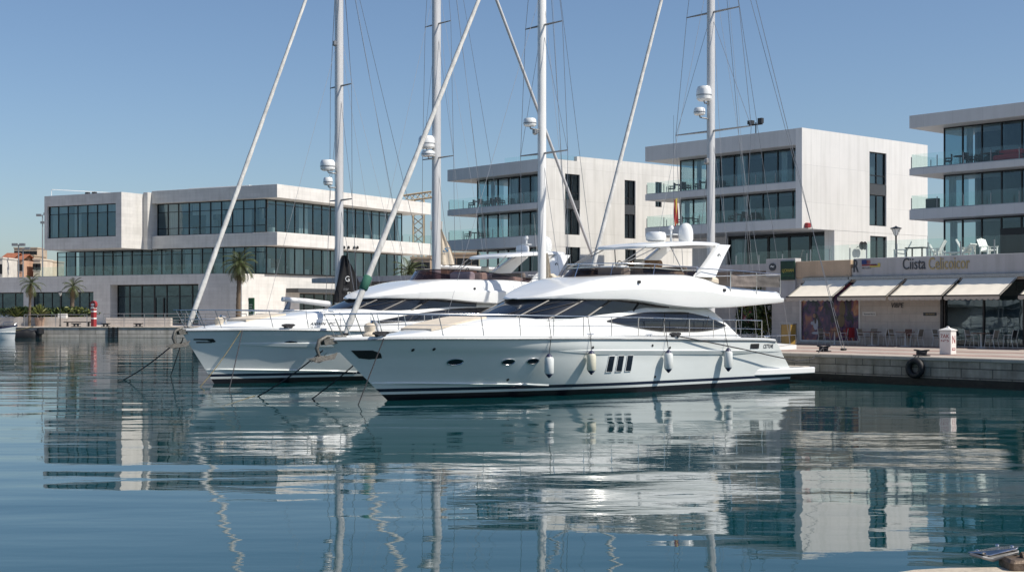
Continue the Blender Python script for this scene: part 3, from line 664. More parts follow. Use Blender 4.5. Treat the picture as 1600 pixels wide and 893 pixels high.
for a in ((x,2.25,.17,.33,0),(x-.1,2.72,.10,.12,2),(x-.22,2.3,.12,.10,0),(x-.02,2.5,.08,.24,1),(x+.02,1.75,.30,.07,0)): blob(*a)
PM=[mat('print_white',(.42,.44,.50),.3),mat('print_dark',(.03,.01,.015),.3),mat('print_skin',(.30,.15,.09),.3),mat('print_gold',(.15,.095,.04),.3)]
pf.build('printed_sitter',PM,po); pf=MB()
x=xp0+(xp1-xp0)*.70
for a in ((x,3.1,.20,.42,3),(x+.03,3.62,.14,.16,2),(x-.08,2.45,.24,.36,3),(x+.5,3.3,.10,.40,1)): blob(*a)
pf.build('printed_dancer',PM,po)
# shop window with mullions
glazing(sh,xg0+.02,xend-.62,1.2,4.53,.18,n=7,fr_w=.09,name='shop_window')
MB().box(xg0-.16,xg0-.0,-.04,.1,1.2,4.5).build('shop_window_post',M['frame'],sh)
# lettering
def wall_text(txt,px0,px1,py0,py1,m,y,name,parent=sh,fr=SF,depth=.015,shear=0):
    x0,z1=fr.at(px0,py0,y); x1,_=fr.at(px1,py0,y); z0=fr.at(px0,py1,y)[1]
    t=fit(text_mb(txt,1,depth,shear),x0,x1,z0,z1).xf(lambda p:(p[0],p[1]+y,p[2])); return t.build(name,m,parent)
wall_text('Ciista',1410.5,1446,403,421,M['ink'],-.19,'sign_lettering')
wall_text('Celicoicor',1451,1515,402,421,M['gold'],-.19,'sign_lettering')
wall_text('VIBPE',1393,1412,473,480.5,M['ink'],-.02,'sign_lettering',shear=.2)
x0,z1=SF.at(1348,487,-.02); x1,z0=SF.at(1369,493,-.02)
o=MB().box(x0,x1,-.05,-.004,z0,z1).build('name_plate',M['whiteplastic'],sh); wall_text('Ristorante Marinal',1350,1367,488.8,491.4,M['ink'],-.055,'plate_lettering',o,depth=.003)
x0,z1=SF.at(1443,488,-.02); x1,z0=SF.at(1463,493,-.02)
o=MB().box(x0,x1,-.05,-.004,z0,z1).build('name_plate',M['ink'],sh); wall_text('VIA PORTO',1446,1460,489.2,491.8,M['gold'],-.055,'plate_lettering',o,depth=.003)
x0,z1=SF.at(1220,408,-.2); x1,z0=SF.at(1242,437,-.2)
o=MB().bbox(x0,x1,-.24,-.145,z0,z1,.01).build('green_sign_board',M['dgreen'],sh); wall_text('LJOHAN',1222,1240,420,426.5,M['yellow'],-.25,'sign_lettering',o,depth=.006)
MB().box(x0+.05,x1-.05,-.25,-.241,z0+.22,z0+.28).box(x0+.12,x1-.25,-.25,-.241,z0+.36,z0+.42).build('sign_rule',M['green'],o)
cx_,cz_=SF.at(1206.5,417,-.2); rr=.24
q=MB().prism([(cx_+rr*math.cos(.3142*i),cz_+rr*.92*math.sin(.3142*i)) for i in range(20)],'y',-.2,-.145); o=q.build('round_sign',M['ink'],sh)
MB().prism([(cx_-.17,cz_+.0),(cx_-.05,cz_+.09),(cx_+.05,cz_+.03),(cx_+.18,cz_+.07),(cx_+.06,cz_-.03),(cx_-.05,cz_+.02)],'y',-.21,-.2015).build('wave_emblem',M['gel'],o)
wall_text('R',1334,1341.5,405.5,425,M['ink'],-.17,'letter_sign',depth=.04)
# small flag-and-bars sign
x0,z1=SF.at(1346.5,406,-.19); x1,z0=SF.at(1375,420,-.19); wx=x1-x0; hz=z1-z0
bl=MB().box(x0,x0+wx*.27,-.20,-.165,z0+hz*.55,z1); bl.build('flag_sign_field',M['bluepaint'],sh)
q=MB(); 
for k in range(3): q.box(x0+wx*.27,x0+wx*.46,-.195,-.165,z0+hz*(.58+.15*k),z0+hz*(.65+.15*k))
q.box(x0,x0+wx*.8,-.195,-.165,z0+hz*.38,z0+hz*.50); q.build('flag_sign_stripe',M['red'],sh)
q=MB().box(x0+wx*.45,x0+wx,-.19,-.165,z0+hz*.22,z0+hz*.37); q.box(x0+wx*.88,x0+wx,-.192,-.165,z0+hz*.37,z0+hz*.62); q.build('flag_sign_bar',M['yellow'],sh)
wall_text('PRO LOCO',1347,1361,417.5,420,M['ink'],-.19,'sign_lettering',depth=.004)
wall_text('COSTA',1361,1371,412.3,415,M['ink'],-.2,'sign_lettering',depth=.004)
# terrace balustrades
balustrade(sh,[(sx(1345),.55),(xend,.55)],ZT,1.05,1.9)
balustrade(sh,[(sx(1246),1.2),(sx(1340),1.2)],ZT-.05,1.0,1.6)
balustrade(sh,[(sx(1150,8.5),8.5),(sx(1300,8.5),8.5)],ZT,1.15,2.0)
# street lamp standing on the terrace
def lamp(name,x,y,z,h,label):
    t=thing(name,label,'lamp',(x,y,z)); 
    MB().lathe([(.12,0),(.12,.12),(.06,.2),(.05,h-.55),(.07,h-.5)],(0,0,z),10).build('pole',M['frame'],t,40)
    MB().lathe([(.09,h-.5),(.24,h-.14),(.24,h-.12),(.07,h-.49)],(0,0,z),6).build('lantern',M['whiteplastic'],t)
    q=MB().lathe([(.34,h-.12),(.33,h-.08),(.08,h),(.02,h+.05)],(0,0,z),8)
    for k in range(6):
        a=k*math.pi/3; q.tube((.09*math.cos(a),.09*math.sin(a),z+h-.5),(.255*math.cos(a),.255*math.sin(a),z+h-.12),.012,4)
    q.build('lantern_cap',M['frame'],t)
    return t
D=SF.depth(sx(1400,4.0),4.0); X,Y=SF.w(sx(1400,4.0),4.0); zl=EYE+(HZ-354)*Y/F
lamp('terrace_lamp',X,Y,ZT,zl-ZT,'black post lamp with a lantern head on the terrace above the shop sign')
# white terrace chairs and dark table
def adirondack(name,px,y,a,label,group='white garden chairs on the terrace',s=1.0):
    t=thing(name,label,'chair',(*SF.w(sx(px,y),y),ZT),-49+a,group); ZB[t.name]=0.0
    q=MB(); q.prism([(-.30,.36),(.30,.44),(.30,.40),(-.30,.32)],'y',-.27,.27); q.build('seat',M['whiteplastic'],t)
    q=MB()
    for k in range(5):
        yy=-.24+.12*k; q.prism([(-.26,.34),(-.62,1.08-.03*abs(k-2)),(-.65,1.07-.03*abs(k-2)),(-.30,.33)],'y',yy-.052,yy+.052)
    q.build('backrest',M['whiteplastic'],t)
    for sy in (-.31,.31):
        MB().box(-.42,.34,sy-.06,sy+.06,.58,.61).build('armrest',M['whiteplastic'],t)
        MB().box(.24,.32,sy-.03,sy+.03,0,.58).build('leg',M['whiteplastic'],t); MB().prism([(-.38,0),(-.30,0),(-.24,.58),(-.32,.58)],'y',sy-.03,sy+.03).build('leg',M['whiteplastic'],t)
    for c in t.children: c.data.transform(Matrix.Scale(s,4))
    return t
for k,(px,y,a,lab) in enumerate(((1406,1.3,-150,'white slatted garden chair just right of the terrace lamp'),(1459,1.5,-165,'white slatted garden chair behind the first gold letters of the shop sign'),(1468,2.4,20,'small white garden chair half hidden behind another on the terrace'),(1513,1.6,20,'white slatted garden chair at the far left glass of the right-hand block'),(1545,1.6,-20,'white slatted garden chair on the terrace, rightmost of the row'))):
    adirondack('garden_chair',px,y,a,lab,s=.95 if k!=2 else .8)
t=thing('terrace_table','dark low table on the terrace between the lamp and the white chairs','table',(*SF.w(sx(1433,1.6),1.6),ZT),-49)
MB().bbox(-.55,.55,-.35,.35,ZT+.62,ZT+.68,.01).build('table_top',M['rattan'],t)
for a in (-.48,.48):
    for b in (-.28,.28): MB().box(a-.03,a+.03,b-.03,b+.03,ZT,ZT+.62).build('leg',M['rattan'],t)
t=thing('sun_lounger','white sun lounger lying between two garden chairs on the terrace','sun lounger',(*SF.w(sx(1499,1.6),1.6),ZT),-49)
MB().bbox(-.8,.5,-.33,.33,ZT+.28,ZT+.36,.02).build('seat',M['whiteplastic'],t); MB().prism([(.45,ZT+.30),(.85,ZT+.72),(.80,ZT+.76),(.42,ZT+.36)],'y',-.33,.33).build('backrest',M['whiteplastic'],t)
for a in (-.7,.4):
    for b in (-.28,.28): MB().box(a-.03,a+.03,b-.03,b+.03,ZT,ZT+.28).build('leg',M['whiteplastic'],t)

# ---------------------------------------------------------------- promenade furniture
def cafe_chair(px,y,a,label,seat='weave'):
    t=thing('cafe_chair',label,'chair',(*SF.w(sx(px,y),y),ZQ),-49+a,'cafe chairs along the shop row'); z=ZQ
    MB().bbox(-.22,.22,-.22,.22,z+.43,z+.46,.01).build('seat',M[seat],t)
    MB().prism([(.20,z+.52),(.28,z+.88),(.30,z+.88),(.22,z+.52)],'y',-.21,.21).build('backrest',M[seat],t)
    for s in (-.23,.23):
        MB().path([(-.24,s,z),(-.20,s,z+.44),(-.18,s,z+.64),(.22,s,z+.66)],.014,6).build('leg',M['chairmetal'],t)
        MB().path([(.30,s,z),(.20,s,z+.44),(.30,s,z+.90)],.014,6).build('leg',M['chairmetal'],t)
    return t
def cafe_table(px,y,label,top='wood'):
    t=thing('cafe_table',label,'table',(*SF.w(sx(px,y),y),ZQ),-49,'cafe tables along the shop row'); z=ZQ
    MB().bbox(-.36,.36,-.36,.36,z+.71,z+.745,.01).build('table_top',M[top],t)
    MB().lathe([(.04,0),(.04,.71)],(0,0,z),10).build('pedestal',M['chairmetal'],t,40); MB().lathe([(.26,0),(.26,.02),(.05,.04)],(0,0,z),14).build('foot',M['chairmetal'],t,40)
    return t
cafe_table(1304,-1.0,'cafe table in front of the photo poster')
cafe_chair(1288,-1.0,180,'cafe chair at the left side of the table before the poster')
c=cafe_chair(1322,-.9,0,'cafe chair with a red cloth over its back, in front of the poster')
t=MB().grid([[(.18+.16*math.sin(i*.5)*.2+(.02 if i%2 else 0),-.26+.52*i/8,ZQ+z) for i in range(9)] for z in (.93,.70,.48)],0); t.grid([[(.36+(.03 if i%2 else 0),-.26+.52*i/8,ZQ+z) for i in range(9)] for z in (.93,.66,.40)])
t.grid([[(x,-.26+.52*i/8,ZQ+.935) for i in range(9)] for x in (.18,.36)])
o=t.build('red_cloth',M['redcloth'],None); o.location=(c.location.x,c.location.y,0); o.rotation_euler=c.rotation_euler; tag(o,'red cloth draped over the chair in front of the poster','cloth')
cafe_table(1362.5,-.95,'left of the two cafe tables against the plain stone wall')
cafe_chair(1350,-.95,180,'cafe chair left of the left table at the plain stone wall')
cafe_chair(1361,-.30,90,'cafe chair behind the left table at the plain stone wall')
cafe_chair(1382,-.95,0,'cafe chair right of the left table at the plain stone wall')
cafe_table(1414.5,-.95,'right of the two cafe tables against the plain stone wall')
cafe_chair(1399,-.95,180,'cafe chair left of the right table at the plain stone wall')
cafe_chair(1415,-.30,90,'reddish cafe chair behind the right table at the plain stone wall','wood')  # seat and back in the reddish table wood
cafe_chair(1432,-.95,0,'cafe chair right of the right table at the plain stone wall')
cafe_chair(1468,-.8,180,'lone cafe chair half hidden behind the white service pillar')
cafe_table(1533,-1.0,'cafe table in front of the reflecting shop window')
cafe_chair(1519,-1.0,180,'cafe chair left of the table before the shop window')
cafe_chair(1549,-1.0,0,'cafe chair right of the table before the shop window')
cafe_chair(1578,-.6,0,'dark cafe chair near the right picture edge in front of the shop window','dark')
# white service pillar with red marks
X,Y=ground_at(1481,553.5,ZQ); PF=Frame(X,Y,-49); z=ZQ
t=thing('service_pillar','white square service pillar with red lettering on the quay edge','service pillar',(X,Y,z),-49)
hw=.27; hh=1.0
MB().bbox(-hw,hw,-hw*.8,hw*.8,z,z+hh,.02).build('cabinet',M['whiteplastic'],t)
MB().lathe([(.42,hh),(.42,hh+.04),(.10,hh+.13),(.06,hh+.18),(.0,hh+.2)],(0,0,z),4).xf(lambda p:((p[0]-p[1])*.72,(p[0]+p[1])*.58,p[2])).build('cap',M['whiteplastic'],t)
def ptext(txt,x0,x1,z0,z1,face,m='red'):
    q=fit(text_mb(txt,1,.004),x0,x1,z+z0,z+z1)
    if face=='f': q.xf(lambda p:(p[0],p[1]-hw*.8-.003,p[2]))
    else: q.xf(lambda p:(hw+.003-p[1],p[0],p[2]))
    q.build('lettering',M[m],t)
ptext('7AK',-.21,.20,.70,.86,'f'); ptext('Nº5',-.19,.18,.54,.63,'f'); ptext('N',-.10,.12,.48,.80,'r')
MB().box(hw+.001,hw+.006,-.12,.13,z+.18,z+.28).build('red_label',M['red'],t); MB().box(hw+.002,hw+.009,-.09,.10,z+.21,z+.25).build('label_strip',M['whiteplastic'],t)
# mooring cleats on the quay
def bollard(px,py,label):
    X,Y=ground_at(px,py,ZQ); t=thing('quay_cleat',label,'mooring cleat',(X,Y,ZQ),-49,'mooring cleats on the right quay')
    MB().bbox(-.34,.34,-.14,.14,ZQ,ZQ+.05,.02).lathe([(.09,.04),(.07,.20)],(-.15,0,ZQ),8).lathe([(.09,.04),(.07,.20)],(.15,0,ZQ),8).build('base',M['black'],t,40)
    MB().path([(-.36,0,ZQ+.25),(-.22,0,ZQ+.23),(0,0,ZQ+.20),(.22,0,ZQ+.23),(.36,0,ZQ+.25)],[.025,.04,.045,.04,.025],8).build('horn',M['black'],t,40)
    q=MB()
    for k in range(4):
        q.path([(.20*math.cos(a)*(1+.04*k),.12*math.sin(a),ZQ+.08+.03*k+.02*math.sin(a*3)) for a in [i*.524 for i in range(13)]],.03,5)
    q.build('rope_coil',M['rope'],t)
    return (X,Y,ZQ+.2)
BOL=bollard(1287,549,'black mooring cleat with coiled rope on the quay just behind the near yacht')
BOL2=bollard(1440,556,'black mooring cleat on the quay edge above the hanging tyre')
# tyre fender hanging on the wall
xt=QF.at(1430,571,-.16)[0]; t=thing('tyre_fender','black tyre hanging on ropes on the stone quay wall','tyre',(*QF.w(xt,-.17),.68),-49); ZB[t.name]=.68
q=MB(); rows=[]
for i in range(28):
    a=2*math.pi*i/28; rows.append([( (.30+.125*math.cos(b))*math.cos(a),.13*math.sin(b),.68+(.30+.125*math.cos(b))*math.sin(a)) for b in [k*.628 for k in range(10)]])
rows.append(rows[0]); q.grid(rows,closed=True); q.build('tyre',M['black'],t,50)
MB().path([(-.05,0,1.08),(-.03,.10,1.19),(.0,.4,1.17)],.02,5).path([(.12,0,1.03),(.10,.10,1.19),(.1,.4,1.17)],.02,5).build('hanging_rope',M['rope'],t)
# amber glass cabinet near the stern
X,Y=SF.w(sx(1232,-2.6),-2.6); t=thing('amber_cabinet','tall amber-sided cabinet on the promenade behind the near yacht\'s stern','cabinet',(X,Y,ZQ),-49); z=ZQ
zt_=EYE+(HZ-508)*Y/F+.05
MB().bbox(-.30,.30,-.26,.26,z,zt_,.02).build('cabinet_body',mat('amber_panel',(.34,.22,.06),.35,var=.3,vscale=3),t)
q=MB()
for a in (-.31,.31):
    for b in (-.27,.27): q.box(a-.02,a+.02,b-.02,b+.02,z,zt_+.02)
q.box(-.33,.33,-.29,.29,zt_+.02,zt_+.07); q.build('cabinet_frame',M['galv'],t)

# ---------------------------------------------------------------- plants
def leaves(n,c,r,size,seed,mats=3,shape=lambda p:True,flat=.0):
    rnd=random.Random(seed); mb=MB(); cl=[(Vector((rnd.gauss(0,.5),rnd.gauss(0,.5),rnd.gauss(0,.5))),rnd.random()) for _ in range(26)]
    k=0
    while k<n:
        cc,t=rnd.choice(cl); p=cc+Vector((rnd.gauss(0,.24),rnd.gauss(0,.24),rnd.gauss(0,.24)))
        if p.length>1.05: continue
        p=Vector((c[0]+p.x*r[0],c[1]+p.y*r[1],c[2]+p.z*r[2]))
        if not shape(p): k+=.2; continue
        d=Vector((rnd.gauss(0,1),rnd.gauss(0,1),rnd.gauss(.4,.8))).normalized(); u=d.orthogonal().normalized(); u.rotate(Matrix.Rotation(rnd.random()*6.28,3,d)); w=d.cross(u)
        s=size*(.6+.8*rnd.random())
        mb.poly([tuple(p-u*s),tuple(p+w*s*.45+d*s*.1),tuple(p+u*s),tuple(p-w*s*.45+d*s*.1)],int(t*mats*.999)); k+=1
    return mb
LM=[M['leaf'],M['leaf2'],M['leaf3']]
X,Y=SF.w(sx(1180,1.0),1.0); t=thing('flowering_shrub','leafy shrub with pink flowers against the shop wall behind the near yacht\'s stern','shrub',(X,Y,ZQ))
leaves(1700,(0,-.4,ZQ+1.6),(1.25,1.0,1.6),.14,3,3).build('foliage',LM,t); leaves(40,(-.6,-.2,ZQ+1.6),(.55,.8,.9),.11,5,1).build('blossom',[M['flower']],t)
q=MB(); rnd=random.Random(4)
for k in range(7): q.path([(rnd.uniform(-.2,.2),rnd.uniform(-.2,.2),ZQ),(rnd.uniform(-.5,.5),rnd.uniform(-.4,.4),ZQ+1.1),(rnd.uniform(-.8,.8),rnd.uniform(-.6,.6),ZQ+2.2)],[.05,.035,.015],5)
q.build('stem',M['bark'],t)
def palm(name,X,Y,z0,h,cr,label,seed,fr=34,lean=.2,tr=.2,dry=.25):
    rnd=random.Random(seed); t=thing(name,label,'palm tree',(X,Y,z0),0,'palm trees on the far quay' if 'palm' in label else None)
    q=MB(); pts=[];rs=[]
    for i in range(22):
        f=i/21; pts.append((lean*f*f,0,z0+h*f)); rs.append((tr*(1.15-.35*f))*(1.06 if i%2 else .94))
    q.path(pts,rs,9); q.build('trunk',M['trunk'],t,60)
    c=MB(); top=Vector((lean,0,z0+h))
    for k in range(fr):
        az=k*2.39996+rnd.uniform(-.2,.2); el=R(82-150*(k/fr)**.85+rnd.uniform(-8,8)); L=cr*rnd.uniform(.8,1.05); mi=1 if (el<R(-35) and rnd.random()<dry*2.5) else 0
        d=Vector((math.cos(az),math.sin(az),0)); p=top.copy(); sp=[]; e=el
        for s in range(8):
            sp.append(p.copy()); p=p+(d*math.cos(e)+Vector((0,0,math.sin(e))))*L/7; e-=R(9+6*(s>3))
        side=d.cross(Vector((0,0,1)))
        for s in range(2,8):                        # fan of narrow leaflets
            a=sp[s-1]; b=sp[s]; ax=(b-a).normalized()
            for sg in (-1,1):
                for j in range(2):
                    o=a.lerp(b,j*.5); ll=L*.30*(1-.45*abs(s-4)/4); tip=o+ax*ll*.7+side*sg*ll*.75+Vector((0,0,-ll*.25))
                    w=ax*.05*cr/2
                    c.poly([tuple(o-w),tuple(o+w),tuple(tip)],mi)
        c.path([tuple(v) for v in sp],[.03*cr/2]*7+[.008],3,mi)
    c.build('crown',[M['palm'],M['palmdry']],t)
    return t
def far_at(px,back,z=ZL):                           # a spot on the far quay, 'back' metres in from its edge
    x=LF.at(px,500,back)[0]; return LF.w(x,back)
def hgt(px,py,Y): return EYE+(HZ-py)*Y/F
for px,back,ytop,cr,lab,sd,tr in ((372,5.5,412,2.5,'tall palm with a full crown against the concrete corner, left of the sunlit entrance wall',1,.27),(637,4.5,425,2.5,'palm whose crown shows between the two leaning furled sails',2,.24),(46,4.6,443,1.75,'slender young palm at the far left of the quay before the low concrete wing',3,.15),(112,7,447,1.7,'thick-trunked young palm left of the lattice of entrance windows',4,.24)):
    X,Y=far_at(px,back); palm('palm_tree',X,Y,ZL,hgt(px,ytop,Y)-ZL,cr,lab,sd,tr=tr,fr=40 if cr>2 else 26)
def agave(px,back,r,label,seed,z0):
    X,Y=far_at(px,back); t=thing('agave',label,'plant',(X,Y,z0)); rnd=random.Random(seed); q=MB()
    for k in range(38):
        az=k*2.4; el=R(85-62*k/38); L=r*rnd.uniform(.8,1.1); d=Vector((math.cos(az)*math.cos(el),math.sin(az)*math.cos(el),math.sin(el))); s=Vector((-math.sin(az),math.cos(az),0))*.07*r; o=Vector((0,0,z0+.15))
        q.poly([tuple(o-s),tuple(o+s),tuple(o+d*L*.6+s*.8),tuple(o+d*L*.97-Vector((0,0,.12*L))),tuple(o+d*L*.6-s*.8)],k%2)
    q.build('leaf_rosette',[M['leaf2'],M['palm']],t); MB().lathe([(.12,0),(.18,.3)],(0,0,z0),8).build('stem',M['trunk'],t)
    return t
ag=agave(62,5.2,1.75,'spiky agave in a terracotta pot on the far quay beside the young palm',5,ZL+1.0); X,Y=far_at(62,5.2)
po=MB().lathe([(.42,0),(.55,.7),(.60,.9),(.60,1.0),(.5,1.0)],(X,Y,ZL),14).build('plant_pot',mat('dusty_terracotta',(.36,.25,.19),.9,var=.3),None,40); tag(po,'terracotta pot holding the spiky agave on the far quay','pot')
agave(25,6.4,1.7,'spiky agave rising from the hedge at the left edge of the far quay',6,ZL+.8)
hx0,hx1=LF.at(-14,500,6.6)[0],LF.at(152,500,6.6)[0]
hd=leaves(2600,((hx0+hx1)/2,6.8,ZL+1.5),((hx1-hx0)/2,.7,.85),.20,9,3,lambda p:p.z<ZL+2.3+.25*math.sin(p.x*1.3)); o=frame_build(hd,'hedge',LM,LF); tag(o,'clipped green hedge behind the low stone wall on the far quay','hedge')
o=frame_build(MB().bbox(hx0,hx1,5.8,6.2,ZL,ZL+1.05,.03),'low_wall',M['lime'],LF); tag(o,'low beige stone wall in front of the hedge on the far quay','wall')
o=frame_build(MB().bbox(hx1+1.5,hx1+9,4.8,5.6,ZL,ZL+.95,.03),'low_wall',M['lime'],LF); tag(o,'short low stone wall right of the red and white pillar on the far quay','wall')
# railing on the far quay
def railing(px0,px1,back,h,label,step=2.3,bars=2):
    a=LF.at(px0,500,back)[0]; b=LF.at(px1,500,back)[0]; n=max(1,round((b-a)/step))
    t=thing('railing',label,'railing',(*LF.w(a,back),ZL),0); 
    q=MB(); q.path([(0,0,ZL+h),(b-a,0,ZL+h)],.045,6); q.build('top_rail',M['galv'],t)
    for k in range(bars): MB().path([(0,0,ZL+h*(k+1)/(bars+1)),(b-a,0,ZL+h*(k+1)/(bars+1))],.028,5).build('bar',M['galv'],t)
    for i in range(n+1): MB().tube((i*(b-a)/n,0,ZL),(i*(b-a)/n,0,ZL+h),.04,6).build('post',M['galv'],t)
    return t
railing(38,136,1.2,1.35,'thin grey railing on the far quay in front of the young palms',bars=0,step=3.4)
railing(162,385,1.8,1.45,'long steel railing in front of the entrance of the concrete building',bars=3)
railing(400,520,3.2,1.45,'steel railing below the sunlit entrance wall, behind the far yacht\'s bow',bars=2)
# bench, lamp, red-white pillar, green sign, boxes
x=LF.at(122,500,3.0)[0]; t=thing('bench','dark backless bench on the far quay left of the red and white pillar','bench',(*LF.w(x,3.0),ZL),0)
MB().bbox(-1.6,1.6,-.25,.25,ZL+.45,ZL+.55,.02).build('seat',M['frame'],t)
for a in (-1.2,1.2): MB().box(a-.06,a+.06,-.2,.2,ZL,ZL+.45).build('leg',M['frame'],t)
X,Y=far_at(94,4.0); lamp('street_lamp',X,Y,ZL,hgt(94,455,Y)-ZL,'dark post lamp on the far quay between the two young palms')
X,Y=far_at(146.5,2.6); t=thing('harbour_pillar','red and white striped pillar with a round red head on the far quay','pillar',(X,Y,ZL),-29.23)
h=hgt(146,471,Y)-ZL
q=MB(); w=.22
for i,(a,b) in enumerate(((0,.30),(.30,.36),(.36,.58),(.58,.64),(.64,.72),(.72,.80))): q.box(-w,w,-w,w,ZL+h*a,ZL+h*b,i%2)
q.build('pillar_shaft',[M['red'],M['whiteplastic']],t)
q=MB().prism([(.44*math.cos(.2618*i),ZL+h*.88+.44*math.sin(.2618*i)) for i in range(24)],'y',-.16,.16); o=q.build('round_head',M['red'],t)
MB().prism([(.26*math.cos(.2618*i),ZL+h*.88+.14*math.sin(.2618*i)) for i in range(24)],'y',-.19,-.161).build('head_emblem',M['whiteplastic'],o)
X,Y=far_at(393,3.6); t=thing('information_sign','green upright information sign with pale lines on the far quay beside the palm','sign',(X,Y,ZL),-29.23); h=hgt(393,465,Y)-ZL
MB().bbox(-.40,.40,-.08,.08,ZL+.45,ZL+h,.02).build('sign_board',M['green'],t)
q=MB()
for k,(a,b) in enumerate(((.25,-.1),(.22,.2),(.28,.05),(.15,.25),(.28,.0))): q.box(-.3,-.3+2*a,-.088,-.081,ZL+h*.75-.28*k,ZL+h*.75-.28*k+.07)
q.build('printed_lines',M['whiteplastic'],t); MB().box(-.3,-.24,-.05,.05,ZL,ZL+.45).box(.24,.3,-.05,.05,ZL,ZL+.45).build('leg',M['galv'],t)
X,Y=far_at(103,1.6); o=MB().bbox(-.5,.5,-.3,.3,ZL,ZL+.55,.04).build('utility_box',M['whiteplastic'],None); o.location=(*far_at(98,4.6),.9); o.rotation_euler=(0,0,LF.a); tag(o,'small white utility box by the lamp on the far quay','box')
def far_cleat(px,label):
    X,Y=far_at(px,.45); o=MB().bbox(-.5,.5,-.16,.16,0,.08,.02).lathe([(.12,.06),(.1,.28)],(-.2,0,0),8).lathe([(.12,.06),(.1,.28)],(.2,0,0),8).path([(-.55,0,.36),(0,0,.3),(.55,0,.36)],[.05,.09,.05],8).build('quay_bollard',M['black'],None,40)
    o.location=(X,Y,ZL); o.rotation_euler=(0,0,LF.a); tag(o,label,'mooring cleat','mooring cleats on the far quay')
far_cleat(119,'black mooring cleat on the far quay below the bench'); far_cleat(165,'black mooring cleat on the far quay right of the striped pillar'); far_cleat(216,'black mooring cleat on the far quay below the long railing')
# dark ladder recess guards on the wall
for px,lab in ((173,'left dark ladder on the far quay wall'),(181,'right dark ladder on the far quay wall')):
    x=LF.at(px,520,-.1)[0]; q=MB()
    for s in (-.22,.22): q.box(x+s-.05,x+s+.05,-.14,-.03,-.3,ZL-.02)
    for k in range(5): q.box(x-.2,x+.2,-.12,-.05,.0+.24*k,.05+.24*k)
    tag(frame_build(q,'quay_ladder',M['black'],LF),lab,'ladder','ladders on the far quay wall')

# ---------------------------------------------------------------- distant town, masts and crane
def house(px0,px1,ytop,D,wallc,label,roof='terra',zb=4,storeys=2,cols=3,flat=False,deg=-20,depth=9):
    X0,_,zt=at_depth(px0,ytop,D); X1=at_depth(px1,ytop,D)[0]; w=X1-X0; zt-=0 if flat else 1.3
    t=thing('town_house',label,'house',((X0+X1)/2,D,zb),0,'houses of the distant town')
    MB().box(-w/2,w/2,0,depth,zb-6,zt).build('wall',mat('render_wall',wallc,.85,var=.25,vscale=.4),t)
    if flat: MB().box(-w/2-.15,w/2+.15,-.15,depth,zt,zt+.35).build('roof',mat('flat_roof',wallc,.8,var=.15),t)
    else: MB().prism([(-.5,zt),(depth/2,zt+1.5),(depth+.5,zt),(depth+.5,zt+.12),(depth/2,zt+1.65),(-.5,zt+.12)],'x',-w/2-.4,w/2+.4).build('roof',M['terra'],t)
    sh_=(zt-zb)/storeys
    for s in range(storeys):
        for c in range(cols):
            x=-w/2+w*(c+.5)/cols; zz_=zb+sh_*(s+.35)
            f=MB().box(x-.55,x+.55,-.06,-.001,zz_,zz_+sh_*.42).build('window',M['frame'],t); MB().box(x-.6,x+.6,-.12,-.062,zz_-.12,zz_-.02).build('sill',M['soffit'],f)
        if s and cols>2: MB().box(-w*.32,w*.32,-1.1,-.001,zb+sh_*s-.1,zb+sh_*s+.75).build('balcony',mat('balcony_wall',tuple(c*.9 for c in wallc),.85),t)
    return t
for a in ((-14,4,404,300,(.62,.58,.52),'small white house low at the left picture edge',None,4,2,2,True),
          (3,19,396,330,(.55,.34,.24),'pinkish house with a red tiled roof at the left end of the town','terra',3,3,3,False),
          (18,34,398,332,(.52,.33,.23),'salmon house with a red tiled roof beside the thin lamp mast','terra',3,3,3,False)): house(*a)
house(33,44,404,338,(.58,.46,.34),'beige flat-roofed house left of the ochre house in the town',flat=True,storeys=3,cols=2)
house(43,53,400,350,(.44,.34,.24),'ochre house with dark window openings in the middle of the town',flat=True,storeys=3,cols=2)
house(52,63,406,335,(.62,.53,.42),'pale house just left of the floodlight mast',flat=True,storeys=3,cols=2)
house(62,82,409,345,(.56,.46,.34),'cream house half hidden behind the end of the concrete building',flat=True,storeys=3,cols=3)
house(22,58,388,420,(.46,.37,.28),'brownish block on the rise behind the other town houses',flat=True,storeys=5,cols=6)
house(642,672,404,240,(.42,.33,.24),'tan house behind the crown of the palm and the sail mast',flat=True,storeys=3,cols=3)
house(668,706,402,250,(.44,.34,.25),'ochre house behind the cream sail, left of the middle block',flat=True,storeys=3,cols=3)
house(702,748,397,236,(.50,.37,.25),'sandy house with square windows between the cream sail and the middle block',flat=True,storeys=3,cols=4)
def mastpole(px,ytop,D,label,heads):
    X,_,zt=at_depth(px,ytop,D); t=thing('floodlight_mast',label,'light mast',(X,D,2)); MB().path([(0,0,2),(0,0,zt)],[.22,.10],6).build('pole',M['galv'],t)
    for dx,dz in heads: MB().box(dx-.5,dx+.5,-.3,.3,zt+dz-.25,zt+dz+.25).tube((0,0,zt+dz-.2),(dx,0,zt+dz-.2),.07,4).build('floodlight',M['galv'],t)
mastpole(66.5,336,300,'tall floodlight mast beside the left end of the concrete building',((-.8,0),(.8,.3),(.1,-1.6)))
mastpole(29,382,260,'thinner lamp mast standing among the distant houses',((-.7,0),(.7,0)))
mastpole(36,388,280,'short lamp mast with one arm in the distant town',((.9,0),))
